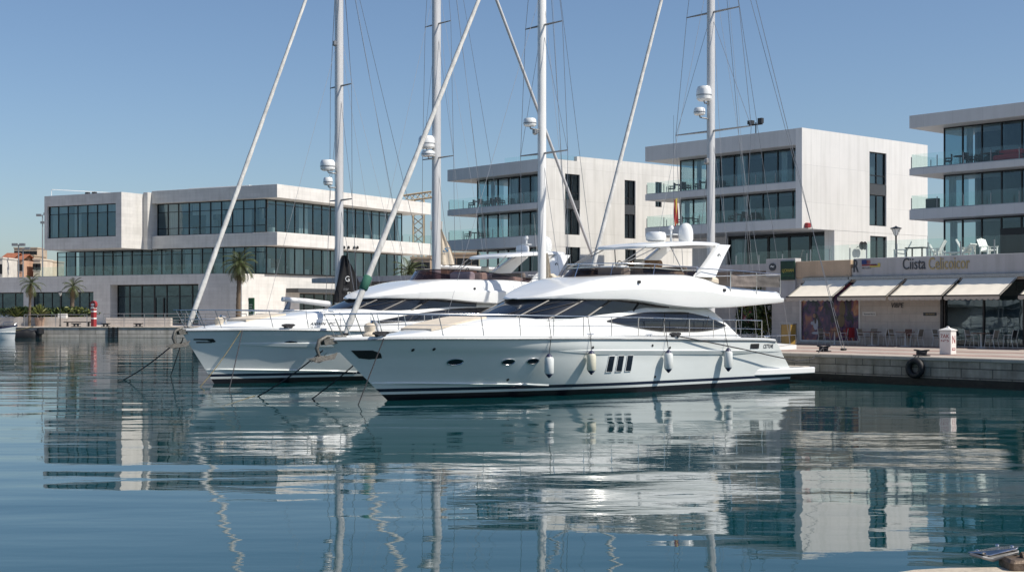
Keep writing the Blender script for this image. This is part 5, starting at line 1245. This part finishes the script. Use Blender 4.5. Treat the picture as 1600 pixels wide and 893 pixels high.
P2=dict(L=20.0,rake=.687*1.0,sheer=[(-1.6,2.20),(1,2.22),(5.4,2.16),(9.4,2.06),(13,1.98),(18.8,1.86)],
 ports=[(2.6,1.63,.27,.12),(4.35,1.59,.26,.11)],
 plates=[('vent_slit',[(-1.02,1.86),(-.35,1.86),(-.22,1.74),(-.30,1.70),(-.42,1.81),(-1.02,1.81)],'dark'),('vent_slit',[(-.92,1.74),(-.36,1.74),(-.36,1.69),(-.90,1.69)],'dark')]
   +[('deck_light',[(x+.17*math.copysign(abs(math.cos(.4488*i))**.5,math.cos(.4488*i)),2.01+.05*math.sin(.4488*i)) for i in range(14)],'gel') for x in (1.1,1.55,2.0)],
 outlets=[(6.5,1.2)],knuckle=(-.2,17,1.66,1.45),platform=(18.8,21.4,.40,.66),
 housetext=[('AXWIN',3.55,4.28,2.40,2.51,.4),('PC',4.40,4.72,2.40,2.51,.4)],
 trunk=dict(top=[(-1.0,2.25),(.2,2.40),(1.5,2.62),(3.2,2.82),(4.7,2.98),(6.2,3.06),(8,3.12),(9.5,3.22),(11,3.36),(13.5,3.44),(15.6,3.4),(17.4,1.95)],
            w=[(-1.0,.25),(.5,.85),(2,1.35),(3.6,1.7),(6,1.95),(9,2.08),(15,2.10),(17.4,2.05)]),
 sidewin=[('saloon_window',([(6.3,2.47),(7.6,2.68),(9.4,2.92),(11.5,3.10),(13.6,3.14),(15.0,3.0),(15.6,2.85)],[(6.3,2.45),(7.6,2.50),(9.4,2.58),(11.5,2.62),(13.6,2.62),(15,2.66),(15.6,2.80)]))],
 pad=(1.0,2.9,.85),
 glass=dict(nose=2.2,n0=5.5,n1=7.1,w0=1.80,w1=1.76,z0=2.96,z1=3.56,tail=12.4,pillars=(5,10,14)),
 roof=dict(top=[(6.7,3.55),(7.1,3.68),(7.6,3.84),(8.2,3.98),(9.0,4.15),(9.9,4.32),(11,4.42),(14,4.44),(15.5,4.36),(16.6,4.10),(18,3.95),(20.2,3.86)],
           bot=[(6.7,3.51),(8,3.52),(10,3.52),(11,3.46),(12.4,3.36),(14,3.30),(16,3.30),(20.2,3.42)],
           w=[(6.7,.25),(7.0,.95),(7.6,1.45),(8.5,1.85),(9.7,2.14),(11,2.34),(14,2.52),(18,2.55),(20.2,2.48)],
           crease=[(6.7,.5),(10,.45),(12,.5),(16,.55),(20.2,.40)]),
 roofdots=[(12.0,4.0),(15.2,3.7)],
 screen=dict(plan=[(16.3,-2.0),(14.6,-1.95),(13.2,-1.86),(12.2,-1.74),(11.2,-1.45),(10.6,-.85),(10.4,0)],h=lambda x:max(.2,(17-x)/7.5),ztop=lambda x:4.88 if x<12 else 4.88-(x-12)*.10,mat='purple'),
 seat=(15.3,4.40),
 hardtop=dict(x0=14.2,x1=19.0,w=1.75,z=[(0,5.50),(.25,5.62),(.6,5.74),(1,5.80)],th=.22,leg=((16.3,4.30,1.5),(18.1,5.72,.9)),legy=(2.0,1.55),
   struts=[((14.7,1.35,5.6),(13.6,1.5,4.75)),((15.3,1.5,5.62),(13.7,1.5,4.75))]),
 domes=[('tall',18.2,-.2,5.86,.36),('flat',17.0,.1,5.84,.33),('mast',17.6,.5,5.84,.7)],
 canvas=dict(panels=[(17.2,18.6,'taupe',0),(18.63,20.0,'taupe',2)],y=2.3,z0=4.0,z1=4.45),
 rail=dict(x0=-1.2,x1=17.6,h=.70,st=[.0,.03,.06,.16,.235,.31,.385,.46,.535,.61,.685,.76,.835,.91,1.0]),
 cleats=[3.4,7.5,12.5],coils=[2.35])
y1,H1=motor_yacht('motor_yacht','white motor yacht nearest the camera, with four hanging fenders and three upright dark hull windows',YF1,P1)
y2,H2=motor_yacht('motor_yacht','white motor yacht moored behind the near one, with a purple-tinted flybridge screen',YF2,P2)
# rolled cushion on the near flybridge
q=MB(); q.path([(12.0,.6,4.78),(12.15,-.2,4.80),(12.3,-1.0,4.80)],[.16,.18,.16],10); o=q.build('rolled_cover',mat('brown_cover',(.28,.16,.08),.8,var=.3,vscale=6),None,50); o.location=y1.location; o.rotation_euler=y1.rotation_euler
tag(o,'rolled brown cover lying on the near yacht\'s flybridge seat','cover')

# ---------------------------------------------------------------- fenders and mooring lines
def world1(x,y,z,fr=YF1): return (*fr.w(x,y),z)
for k,(px,pyt,pyb,lab,m) in enumerate(((858,552,590,'leftmost white fender on the near yacht, closest to its round portholes','fender'),(924,547,585,'yellowed fender on the near yacht, just left of the three dark hull windows','fendery'),(1044.5,546,582,'white fender on the near yacht, just right of the three dark hull windows','fender'),(1138,543,580,'white fender nearest the near yacht\'s stern, under the mooring line','fender'))):
    x=YF1.at(px,566,-2.78)[0]; yy=-(max(H1.hb(x,1.5),H1.hb(x,1.0))+.21); x,zt_=YF1.at(px,pyt,yy); zb_=YF1.at(px,pyb,yy)[1]
    t=thing('fender',lab,'fender',world1(x,yy,zb_),41,'fenders hanging on the near yacht'); L=zt_-zb_; r=.165
    MB().lathe([(r*.8,L*.16),(r,L*.22),(r,L*.78),(r*.8,L*.86)],(0,0,zb_),14).build('fender_body',M[m],t,50)
    MB().lathe([(.02,0),(.05,.03),(r*.82,L*.16),(r*.82,L*.17)],(0,0,zb_),14).lathe([(r*.82,L*.85),(r*.8,L*.86),(.06,L*.97),(.03,L)],(0,0,zb_),14).build('fender_cap',M['blue'],t,50)
    zs=H1.z_sheer(x); e=H1.hb(x,zs)+.03
    MB().path([(0,0,zt_-.02),(0,-e-yy-.02,zs+.05),(0,-e-yy+.12,zs+.75)],.013,5).build('fender_line',M['rope'],t)
def line(p,q,sag,r,label,group='mooring lines',m='rope',n=14,via=None):
    p,q=Vector(p),Vector(q); pts=via or [tuple(p.lerp(q,i/n)-Vector((0,0,sag*4*(i/n)*(1-i/n)))) for i in range(n+1)]
    o=MB().path(pts,r,5).build('mooring_line',M[m],None,60); return tag(o,label,'mooring line',group)
hp=lambda h,fr,x,z,o=.03: world1(x,-(h.hb(x,z)+o),z,fr)
line(hp(H1,YF1,11.3,2.05),BOL,.35,.024,'dark mooring line slanting from the near yacht\'s side to the quay cleat behind its stern',via=[world1(11.3,-2.80,2.05),world1(13,-2.84,1.80),world1(15,-2.83,1.50),world1(17,-2.76,1.18),world1(18.7,-2.62,.95),world1(21,-1.7,.95),BOL])
line(BOL,(*QF.w(QF.at(1283,592,-.25)[0],-.25),.0),-.0,.02,'short dark line hanging from the quay cleat down the wall by the near yacht\'s stern')
X,Y=ground_at(482,622,0); line(hp(H1,YF1,-1.15,1.58),(X,Y,-.1),.05,.022,'dark anchor line running left from the near yacht\'s hawse plate into the water')
X,Y=ground_at(556,632,0); line(hp(H1,YF1,-.85,2.1),(X,Y,-.2),.0,.02,'dark line hanging almost straight down from the near yacht\'s bow cleat')
X,Y=ground_at(396,618,0); a=ground_at(482,540,0); line((*YF1.w(-2.55,0),1.72),(X,Y,-.1),.1,.024,'long mooring line from the near yacht\'s anchor leftwards into the water',m='rope')
X,Y=ground_at(188,592,0); line((*YF2.w(-1.7,0),1.75),(X,Y,-.1),.12,.026,'mooring line running far left from the far yacht\'s bow into the water')
X,Y=ground_at(264,585,0); line((*YF2.w(-1.4,0),1.9),(X,Y,-.3),.0,.022,'dark line hanging down in front of the far yacht\'s stem')
X,Y=ground_at(355,610,0); line(hp(H2,YF2,.6,2.2),(X,Y,-.3),.0,.022,'dark line hanging from the far yacht\'s bow cleat across its hull')
X,Y=ground_at(309,604,0); line(hp(H2,YF2,.55,2.2),(X,Y,-.1),.12,.018,'pale weedy line slanting left from the far yacht\'s bow cleat to the water',m='oldrope')
X,Y=ground_at(330,640,0); X2,Y2=ground_at(398,618,0); line((X2,Y2,.0),(X,Y,-.02),.0,.02,'weedy floating rope trailing on the water in front of the far yacht',m='oldrope')
# ---------------------------------------------------------------- sailing boats moored among the yachts (local x aft from the bow, y = -port)
AX=(math.cos(R(41)),math.sin(R(41))); AU=(-AX[1],AX[0])
def lane(u): return Frame(YF1.X+AU[0]*u,YF1.Y+AU[1]*u,41)
def sailboat(label,u,pxbow,pxmast,L,mast_r,furl_r,furl_px,headY,spreaders,mat_='alu',beam=3.4,hullpx=None,footz=1.45):
    f0=lane(u); s0=f0.at(pxbow,525)[0]; fr=Frame(*f0.w(s0,0),41); sm_=fr.at(pxmast,480)[0]
    t=thing('sailing_boat',label,'sailing boat',(fr.X,fr.Y,0),41)
    hs=fr.at(hullpx,560)[0] if hullpx else 0.0
    bw=lambda x: beam/2*max(0.0,1-abs(1-max(0,x+.3-hs)/(L*.58-hs))**2.3) if x<L*.58 else beam/2*(1-.28*((x-L*.58)/(L*.42))**2)
    rows=[]
    for i in range(25):
        x=hs-.3+(L+.3-hs)*i/24; b=max(.02,bw(x)); zs=1.35-.25*math.sin(math.pi*min(1,x/L+.05)); ov=.55*max(0,1-i/8)
        rows.append([(x,-b,zs),(x+ov*.4,-b*.96,.6),(x+ov,-b*.8,0),(x+ov*1.4,-b*.3,-.45),(x+ov*1.4,b*.3,-.45),(x+ov,b*.8,0),(x+ov*.4,b*.96,.6),(x,b,zs)])
    q=MB().grid(rows); q.poly(rows[-1]); hu=q.build('hull',M['gel'],t,40)
    MB().grid([[(r[0][0],r[0][1]*.97,r[0][2]+.01),(r[0][0],0,r[0][2]+.06),(r[0][0],-r[0][1]*.97,r[0][2]+.01)] for r in rows]).build('deck',M['deck'],t,60)
    if hs: MB().path([(-.15,0,footz-.12),(hs+.6,0,1.36)],[.05,.075],8).build('bowsprit',M['mastwhite'],t,50)
    rows=[]
    for i in range(12):
        x=L*.26+L*.36*i/11; b=bw(x)*.58; z0=1.12; z1=1.2+.42*math.sin(math.pi*min(1,.18+i/11*.75)); rows.append([(x,-b,z0),(x,-b*.9,z1-.08),(x,-b*.7,z1),(x,b*.7,z1),(x,b*.9,z1-.08),(x,b,z0)])
    q=MB().grid(rows); q.poly(rows[0]); q.poly(rows[-1]); q.build('cabin',M['gel'],t,40)
    # mast head height follows from where forestay and mast meet above the picture
    D=fr.depth(sm_,0); zh=EYE+(HZ-headY)*D/F
    q=MB(); rr=[]
    q.lathe([(mast_r,1.2),(mast_r,zh*.8),(mast_r*.75,zh)],(sm_,0,0),12,sx=1.25,sy=.9); ms=q.build('mast',M[mat_],t,50)
    MB().box(sm_+mast_r*1.18,sm_+mast_r*1.3,-.03,.03,1.8,zh*.95).build('sail_track',M['dark'],ms)
    sp=[]
    for py,half in spreaders:
        z=EYE+(HZ-py)*D/F; sp.append((z,half))
        MB().path([(sm_+.1,-half,z+.03),(sm_,0,z),(sm_+.1,half,z+.03)],[.03,.055,.03],6).build('spreader',M['galv'],ms)
    st=MB(); cb=bw(sm_)*.95
    zsp=sorted(sp)
    for s in (-1,1):
        pts=[(sm_+.15,s*cb,1.2)]+[(sm_+.1,s*hf,z) for z,hf in zsp]+[(sm_,0,zh-.2)]
        st.path(pts,.016,4); st.path([(sm_+.35,s*cb,1.2),(sm_,s*.05,zsp[0][0]-.1)],.013,4)
        for (z,hf),(z2,_) in zip(zsp,zsp[1:]+[(zh,0)]): st.path([(sm_+.1,s*hf,z),(sm_,s*.05,z2-.2)],.012,4)
        st.path([(sm_+.05,s*.12,2.2),(sm_,s*.10,zh-.6)],.008,3)
    st.build('shroud',M['wire'],t)
    q=MB()                                          # halyards, topping lift and inner stays
    q.path([(sm_-mast_r*1.4,.05,2.0),(sm_-.25,.02,zh-.8)],.007,3); q.path([(L-1.2,.2,2.2),(sm_+.2,0,zh-.5)],.008,3); q.path([(sm_*.45,.1,1.3),(sm_-.1,0,zh*.72)],.010,3)
    for s in (-1,1): q.path([(L*.86,s*beam*.36,1.25),(sm_,s*.04,zh*.74)],.009,3)
    q.build('running_rigging',M['wire'],t)
    # furled headsail on the forestay
    if furl_px:
        (pa,ya),(pb,yb_)=furl_px; xa,za=fr.at(pa,ya)
        head=Vector((sm_-mast_r*1.3,0,zh-.3)); foot=Vector((.05,0,footz)); q=MB(); pts=[foot.lerp(head,i/40) for i in range(41)]
        q.path([tuple(p) for p in pts],[(.05 if i==0 else furl_r*(1.05-.55*(i/40)))*(1+.07*math.sin(i*2.1)) for i in range(41)],9)
        q.build('furled_headsail',M['sail'],t,60)
        MB().lathe([(.10,0),(.16,.02),(.16,.16),(.09,.18)],(.08,0,footz-.03),12).build('furling_drum',M['dark'],t,40)
    q=MB()
    for s in (-1,1): q.path([(L-.2,s*beam*.3,1.2),(sm_,0,zh-.1)],.014,4)
    bs=q.build('backstay',M['wire'],t)
    # pulpit and lifelines
    q=MB()
    for s in (-1,1):
        pts=[(hs-.15,s*.12,1.95)]+[(x,s*bw(x)*.95,1.82) for x in [hs+(L-hs)*k/8 for k in range(1,9)]]; q.path(pts,.012,4)
        for p in pts: q.tube((p[0],p[1],1.15),p,.014,4)
    q.path([(hs-.15,-.12,1.95),(hs-.35,0,1.97),(hs-.15,.12,1.95)],.02,5); q.build('lifeline',M['steel'],t)
    return t,fr,sm_,zh,ms
def radar(ms,fr,px,py,r,hgt_,sm_,y=0.0,bx=None):
    x,z=fr.at(px,py); 
    o=MB().lathe([(r*.7,-hgt_/2),(r*.96,-hgt_*.38),(r,-hgt_*.1),(r*.97,hgt_*.25),(r*.8,hgt_*.45),(r*.3,hgt_*.5)],(x,0,z),16).build('radar_dome',M['gel'],ms,40)
    MB().lathe([(r*1.01,-.03),(r*1.01,.02)],(x,0,z-hgt_*.12),16).build('dark_band',M['galv'],o)
    MB().path([(x,0,z-hgt_/2),(x+.05,0,z-hgt_/2-.1),(sm_,0,z-hgt_/2-.12)],.035,5).build('radar_bracket',M['galv'],o)
sA,fA,mA,zA,msA=sailboat('sailing boat with the leftmost mast and a black sail cover',20.6,291,530,14.5,.18,.125,((305,480),(480,0)),-137,((313,1.0),(135,.95)),hullpx=352,footz=2.1)
sB,fB,mB,zB,msB=sailboat('sailing boat with a half-lowered cream sail, its thick grey mast second from the left',25.2,455,682,15.5,.225,None,None,-253,((247,1.45),(38,1.2)))
sC,fC,mC,zC,msC=sailboat('sailing boat with the white centre mast and a furled sail bound with green',9.0,536,847,14.0,.17,.13,((565,455),(752,0)),-242,((240,1.6),(40,1.25)),'mastwhite',hullpx=630,footz=1.95)
sD,fD,mD,zD,msD=sailboat('sailing boat with the rightmost mast, carrying two radar domes and a wide lower spreader',4.9,893,1111,13.8,.175,.105,((905,440),(1030,0)),-290,((205,2.3),(20,1.6)))
# radars, lights
radar(msA,fA,512,258,.38,.55,mA); radar(msA,fA,512.5,283,.24,.40,mA)
radar(msB,fB,666.5,222,.48,.75,mB); radar(msB,fB,669,240,.40,.35,mB)
radar(msC,fC,828,191,.30,.38,mC)
radar(msD,fD,1100,146,.36,.70,mD); radar(msD,fD,1093,174,.27,.36,mD)
for ms,fr,px,py,m_ in ((msA,fA,523,68,mA),(msD,fD,1104,252,mD),(msC,fC,836,206,mC)):
    x,z=fr.at(px,py); MB().lathe([(.05,-.14),(.12,-.08),(.12,.08),(.05,.14)],(x,0,z),8).tube((x,0,z),(m_,0,z),.03,4).build('mast_light',M['galv'],ms)
# boat A: inner pole with blue bundle, black sail cover with pale emblem
def loc(fr,px,py,y=0): x,z=fr.at(px,py,y); return (x,y,z)
a=loc(fA,441,467); b=loc(fA,516,475)
MB().path([a,((a[0]+b[0])/2,0,(a[2]+b[2])/2+.02),b],[.12,.14,.15],10).build('boom_pole',M['mastwhite'],sA,50)
q=MB(); p0=loc(fA,452,472); p1=loc(fA,447,486); p2=loc(fA,449,494); q.path([p0,p1,p2],[.10,.16,.20],7); q.build('hanging_bundle',M['wire'],sA)
MB().bbox(p1[0]+.0,p1[0]+.35,-.28,-.10,p2[2]-.05,p1[2]+.1,.05).build('blue_bag',M['logo'],sA)
def cloth(fr,outline,thick,folds,name,m,parent,y0=0.0):
    """hanging cloth: an outline given in the boat's centre plane, filled as a gathered, folded sheet with thickness"""
    pts=[loc(fr,px,py)[0::2] for px,py in outline]; L=pts[:len(pts)//2]; Rr=pts[len(pts)//2:][::-1]
    mb=MB(); rows=[]
    for (a,b) in zip(L,Rr):
        row=[]
        for i in range(13):
            f=i/12; row.append((a[0]+(b[0]-a[0])*f,y0-thick*math.sin(math.pi*f)**.5-.06*math.sin(f*folds),a[1]+(b[1]-a[1])*f))
        back=[(p[0],2*y0-p[1]+.02,p[2]) for p in reversed(row)]
        rows.append(row+back)
    mb.grid(rows,closed=True); mb.poly(rows[0]); mb.poly(rows[-1]); return mb.build(name,m,parent,60)
cv=cloth(fA,[(531,399),(527,420),(522,440),(517.5,458),(516,472), (561,475),(563,458),(554,438),(543.5,416),(533,400)],.16,15,'sail_cover',M['blackcloth'],sA,y0=-.32)
def cloth_text(fr,txt,px0,px1,py0,py1,y,m,parent,shear=0):
    x0,z1=fr.at(px0,py0,y); x1,_=fr.at(px1,py0,y); z0=fr.at(px0,py1,y)[1]; return fit(text_mb(txt,1,.006,shear),x0,x1,z0,z1).xf(lambda p:(p[0],p[1]+y,p[2])).build('emblem',m,parent)
cloth_text(fA,'G',539.5,546,431,439.5,-.56,M['gel'],cv); cloth_text(fA,'mar',537,545,450,453.5,-.56,M['galv'],cv); cloth_text(fA,'F',543,548.5,456,462,-.56,M['gel'],cv)
# boat B: half-lowered cream sail with blue swoosh, boom
cv=cloth(fB,[(686,358),(687,375),(687,392),(687,410),(688,414), (711,413),(709,403),(703,386),(694,368),(687.5,358)],.14,11,'lowered_sail',M['cream'],sB)
cloth_text(fB,'S',691.5,703,386.5,393.5,-.24,M['logo'],cv,.3)
a=loc(fB,690,416); MB().path([(mB,0,a[2]),(mB+5.5,0,a[2]-.1)],.12,8).build('boom',M['alu'],sB,50)
# boat C: cream sail cover along the boom, loose luff by the mast
a=loc(fC,857,438); b=loc(fC,932,447); q=MB(); n_=14
q.path([(a[0]+(b[0]-a[0])*i/n_,.06*math.sin(i*1.9),a[2]+(b[2]-a[2])*i/n_+.05*math.sin(i*2.3)) for i in range(n_+1)],[.30-.10*i/n_+.03*math.sin(i*1.7) for i in range(n_+1)],10); q.build('sail_cover',M['cream'],sC,60)
a2=[(a[0]-.35,a[2]-.35)]; MB().path([(mC,0,a[2]-.32),(b[0]+.4,0,b[2]-.25)],.10,8).build('boom',M['mastwhite'],sC,50)
cloth(fC,[(852.5,395),(853,408),(853,425),(853,446), (861,446),(859,430),(857,412),(853.5,395)],.10,8,'gathered_luff',M['cream'],sC)
# green strap on boat C's furled sail
q=MB(); hd=Vector((mC-.24,0,zC-.3)); ft=Vector((.05,0,1.95)); f=(loc(fC,572,441)[2]-ft.z)/(hd.z-ft.z); p=ft.lerp(hd,f); d=(hd-ft).normalized()
q.path([tuple(p-d*.35),tuple(p-d*.3),tuple(p+d*.25),tuple(p+d*.3)],[.13,.185,.19,.13],9); q.build('green_strap',mat('green_strap',(.03,.13,.09),.8,bump=.4),sC,60)
# boat B's stout backstay tube, boat D's running backstays down to the quay and a courtesy flag
a=Vector((mB,0,zB-.1)); b=Vector(loc(fB,938,432)); q=MB(); e=b+(b-a).normalized()*3.2; q.path([tuple(a),tuple(e)],.095,8); q.build('backstay_tube',M['alu'],sB,60)
X,Y=ground_at(1318,547,ZQ); c_,s_=math.cos(R(41)),math.sin(R(41)); dx,dy=X-fD.X,Y-fD.Y; e=(c_*dx+s_*dy,-s_*dx+c_*dy,ZQ)
q=MB(); h_=(mD,0,zD-.2); q.path([h_,(e[0]-.1,e[1],e[2]+.05)],.017,4); q.path([(h_[0],h_[1],zD*.93),(e[0]+.1,e[1],e[2]+.05)],.015,4)
q.build('quay_stay',M['wire'],sD); 
q=MB(); k0=Vector(h_); k1=Vector(e)
for f in (.915,.94,.962): p=k0.lerp(k1,f); q.bbox(p.x-.05,p.x+.05,p.y-.06,p.y+.06,p.z-.12,p.z+.12,.02)
q.bbox(e[0]-.15,e[0]+.15,e[1]-.1,e[1]+.1,ZQ,ZQ+.1,.03); q.build('stay_block',M['dark'],sD)
x,z=fD.at(1056,325,0); t=MB(); rows=[]
m3=[M['red'],M['yellow'],M['red']]
for k in range(7): rows.append([(x-.10+.04*i+.02*math.sin(k+i),.05*math.sin(i*1.2+k*.7),z+.35-.20*k+.03*i) for i in range(7)])
o=t.grid(rows,mf=lambda i,j: 0 if j<2 else (1 if j<4 else 2)).build('courtesy_flag',m3,sD,60)
MB().path([(x-.15,0,z+4.2),(x-.15,0,z-2.5)],.008,3).build('flag_halyard',M['wire'],sD)
for fr,parent,pts in ((fA,sA,(569,67)),(fD,sD,(965,66)),(fC,sC,(870,187))):
    x,z=fr.at(*pts)

# ---------------------------------------------------------------- small boats at the far quay and the near stone corner
X,Y=ground_at(-8,530,0); SB=Frame(X,Y,-8); t=thing('fishing_boat','small white and blue open boat at the left picture edge by the far quay','boat',(X,Y,0),-8)
rows=[]; L=5.0
for i in range(19):
    f=i/18; x=-L*.5+L*f*1.0; b=.85*(1-max(0,(f-.45)/.55)**2.2)*(.8+.2*min(1,f*4)); zs=1.0+.55*f*f; ov=.0-.35*max(0,(f-.7)/.3)
    rows.append([(x+ov*0,-b,zs),(x,-b*.98-.02,zs-.16),(x+ov*.5,-b*.93,zs-.34),(x+ov*.8,-b*.7,.15),(x+ov,-b*.35,-.3),(x+ov,b*.35,-.3),(x+ov*.8,b*.7,.15),(x+ov*.5,b*.93,zs-.34),(x,b*.98+.02,zs-.16),(x,b,zs)])
q=MB().grid(rows,mf=lambda i,j:1 if j in (0,8) else (2 if j in (1,7) else 0)); q.poly(rows[0]); q.build('hull',[M['gel'],M['blue'],M['gel']],t,35)
MB().grid([[(r[0][0],r[0][1]*.95,.75),(r[0][0],-r[0][1]*.95,.75)] for r in rows]).build('floor',M['deck'],t); MB().bbox(-1.6,-.4,-.45,.45,.8,2.1,.1).build('wheelhouse',M['gel'],t)
MB().path([(2.3,-.25,1.5),(2.4,0,1.75),(2.3,.25,1.5)],.03,5).path([(1.2,-.6,1.3),(1.3,-.6,1.8),(2.2,-.3,1.85)],.025,5).build('rail',M['steel'],t)
MB().bbox(-.2,1.6,-.5,.5,1.1,1.45,.12).build('net_pile',M['rope'],t)
x=LF.at(39,520,-1.4)[0]; wx,wy_=LF.w(x,-1.3); t=thing('covered_dinghy','black-covered dark dinghy moored against the far quay beside the blue and white boat','boat',(wx,wy_,0),0)
rows=[]
for i in range(15):
    f=i/14; xx=-1.9+3.6*f; b=.9*(1-abs(2*f-1.05)**3.5)**.5 if abs(2*f-1.05)<1 else .05; zt_=1.05-.35*f+.08*math.sin(i*1.7)
    rows.append([(xx,-b,.0),(xx,-b*1.05,.5),(xx,-b*.8,zt_*.95),(xx,0,zt_+.1),(xx,b*.8,zt_*.95),(xx,b*1.05,.5),(xx,b,.0)])
q=MB().grid(rows); q.poly(rows[0]); q.poly(rows[-1]); q.build('hull',M['black'],t,50)
for k in range(3): 
    MB().lathe([(.05,-.4),(.28,-.3),(.28,.3),(.05,.4)],(1.75-.05*k,-.55+.5*k,.75),10).build('bow_fender',M['dark'],t,50)
MB().path([(-1.6,-.7,.75),(-.6,-.75,.85),(.3,-.6,1.05),(1.0,-.3,1.25)],.045,5).build('painter_line',M['oldrope'],t)
# near stone corner with a worn metal fitting
zs=1.30; ol=[]
A=ground_at(1384,893,zs); B=ground_at(1462,884,zs); C=ground_at(1600,883.5,zs)
ol=[(1.9,4.2),(1.97,8.0),(2.30,8.87),(2.42,9.02),(2.6,9.14),(2.85,9.21),(3.2,9.235),(4.5,9.24),(14,9.24),(14,4.2)]
q=MB(); k=len(ol)
def off(pts,d):
    cx=7.5; cy=6.7; return [(x+(cx-x)*d/8,y+(cy-y)*d/3) for x,y in pts]
rings=[(ol,-1.0),(ol,zs-.10),(off(ol,.02),zs-.03),(off(ol,.07),zs)]
q.grid([[(x,y,z) for x,y in pts] for pts,z in rings],closed=True); q.poly([(x,y,zs) for x,y in off(ol,.07)])
struct(q.build('near_quay',M['stone'],None,50))
X,Y=3.28,9.33; t=thing('quay_fitting','worn chrome and bronze hinged fitting sticking out over the near stone corner','metal fitting',(3.45,9.05,zs),0)
PL=lambda px,py,D=9.35: at_depth(px,py,D)
def slab(pts,th,name,m,par=t):
    q=MB(); n=len(pts); q.v=[(p[0]-3.45,p[1]-9.05,p[2]) for p in pts]+[(p[0]-3.45,p[1]-9.05,p[2]-th) for p in pts]
    q.f=[tuple(range(n)),tuple(range(2*n-1,n-1,-1))]+[(i,i+n,(i+1)%n+n,(i+1)%n) for i in range(n)]; q.m=[0]*len(q.f); return q.build(name,m,par,30,bevel=.006)
slab([PL(1512,861,9.3),PL(1530,862,9.25),PL(1545,866,9.2),PL(1590,855,9.2),PL(1592,852,9.5),PL(1580,852.5,9.6),PL(1556,853,9.6),PL(1526,859,9.5)],.012,'top_plate',M['chrome'])
slab([PL(1514,862.5,9.26),PL(1535,868,9.2),PL(1552,871,9.2),PL(1592,860,9.2),PL(1592,858,9.45),PL(1530,864,9.42)],.02,'lower_jaw',M['galv'])
for px,py,D in ((1527,860.5,9.4),(1558,852,9.55),(1581,854,9.4),(1537,864,9.22)): x,y,z=PL(px,py,D); MB().lathe([(.014,-.005),(.014,.006),(.006,.012)],(x-3.45,y-9.05,z+.003),8).build('bolt_head',M['chrome'],t,40)
x,y,z=PL(1568,871,9.3); q=MB().bbox(x-3.45-.05,x-3.45+.17,-.02,.22,zs-.02,z+.03,.02); q.build('hinge_block',M['rust'],t)
x,y,z=PL(1590,868,9.3); q=MB().path([(x-3.45-.03,.1,z+.02),(x-3.45+.10,.1,z+.03),(x-3.45+.5,.05,zs+.06)],[.035,.03,.028],8).bbox(x-3.45+.0,x-3.45+.6,-.05,.2,zs-.01,zs+.03,.012); q.build('hinge_arm',M['rust'],t,40)
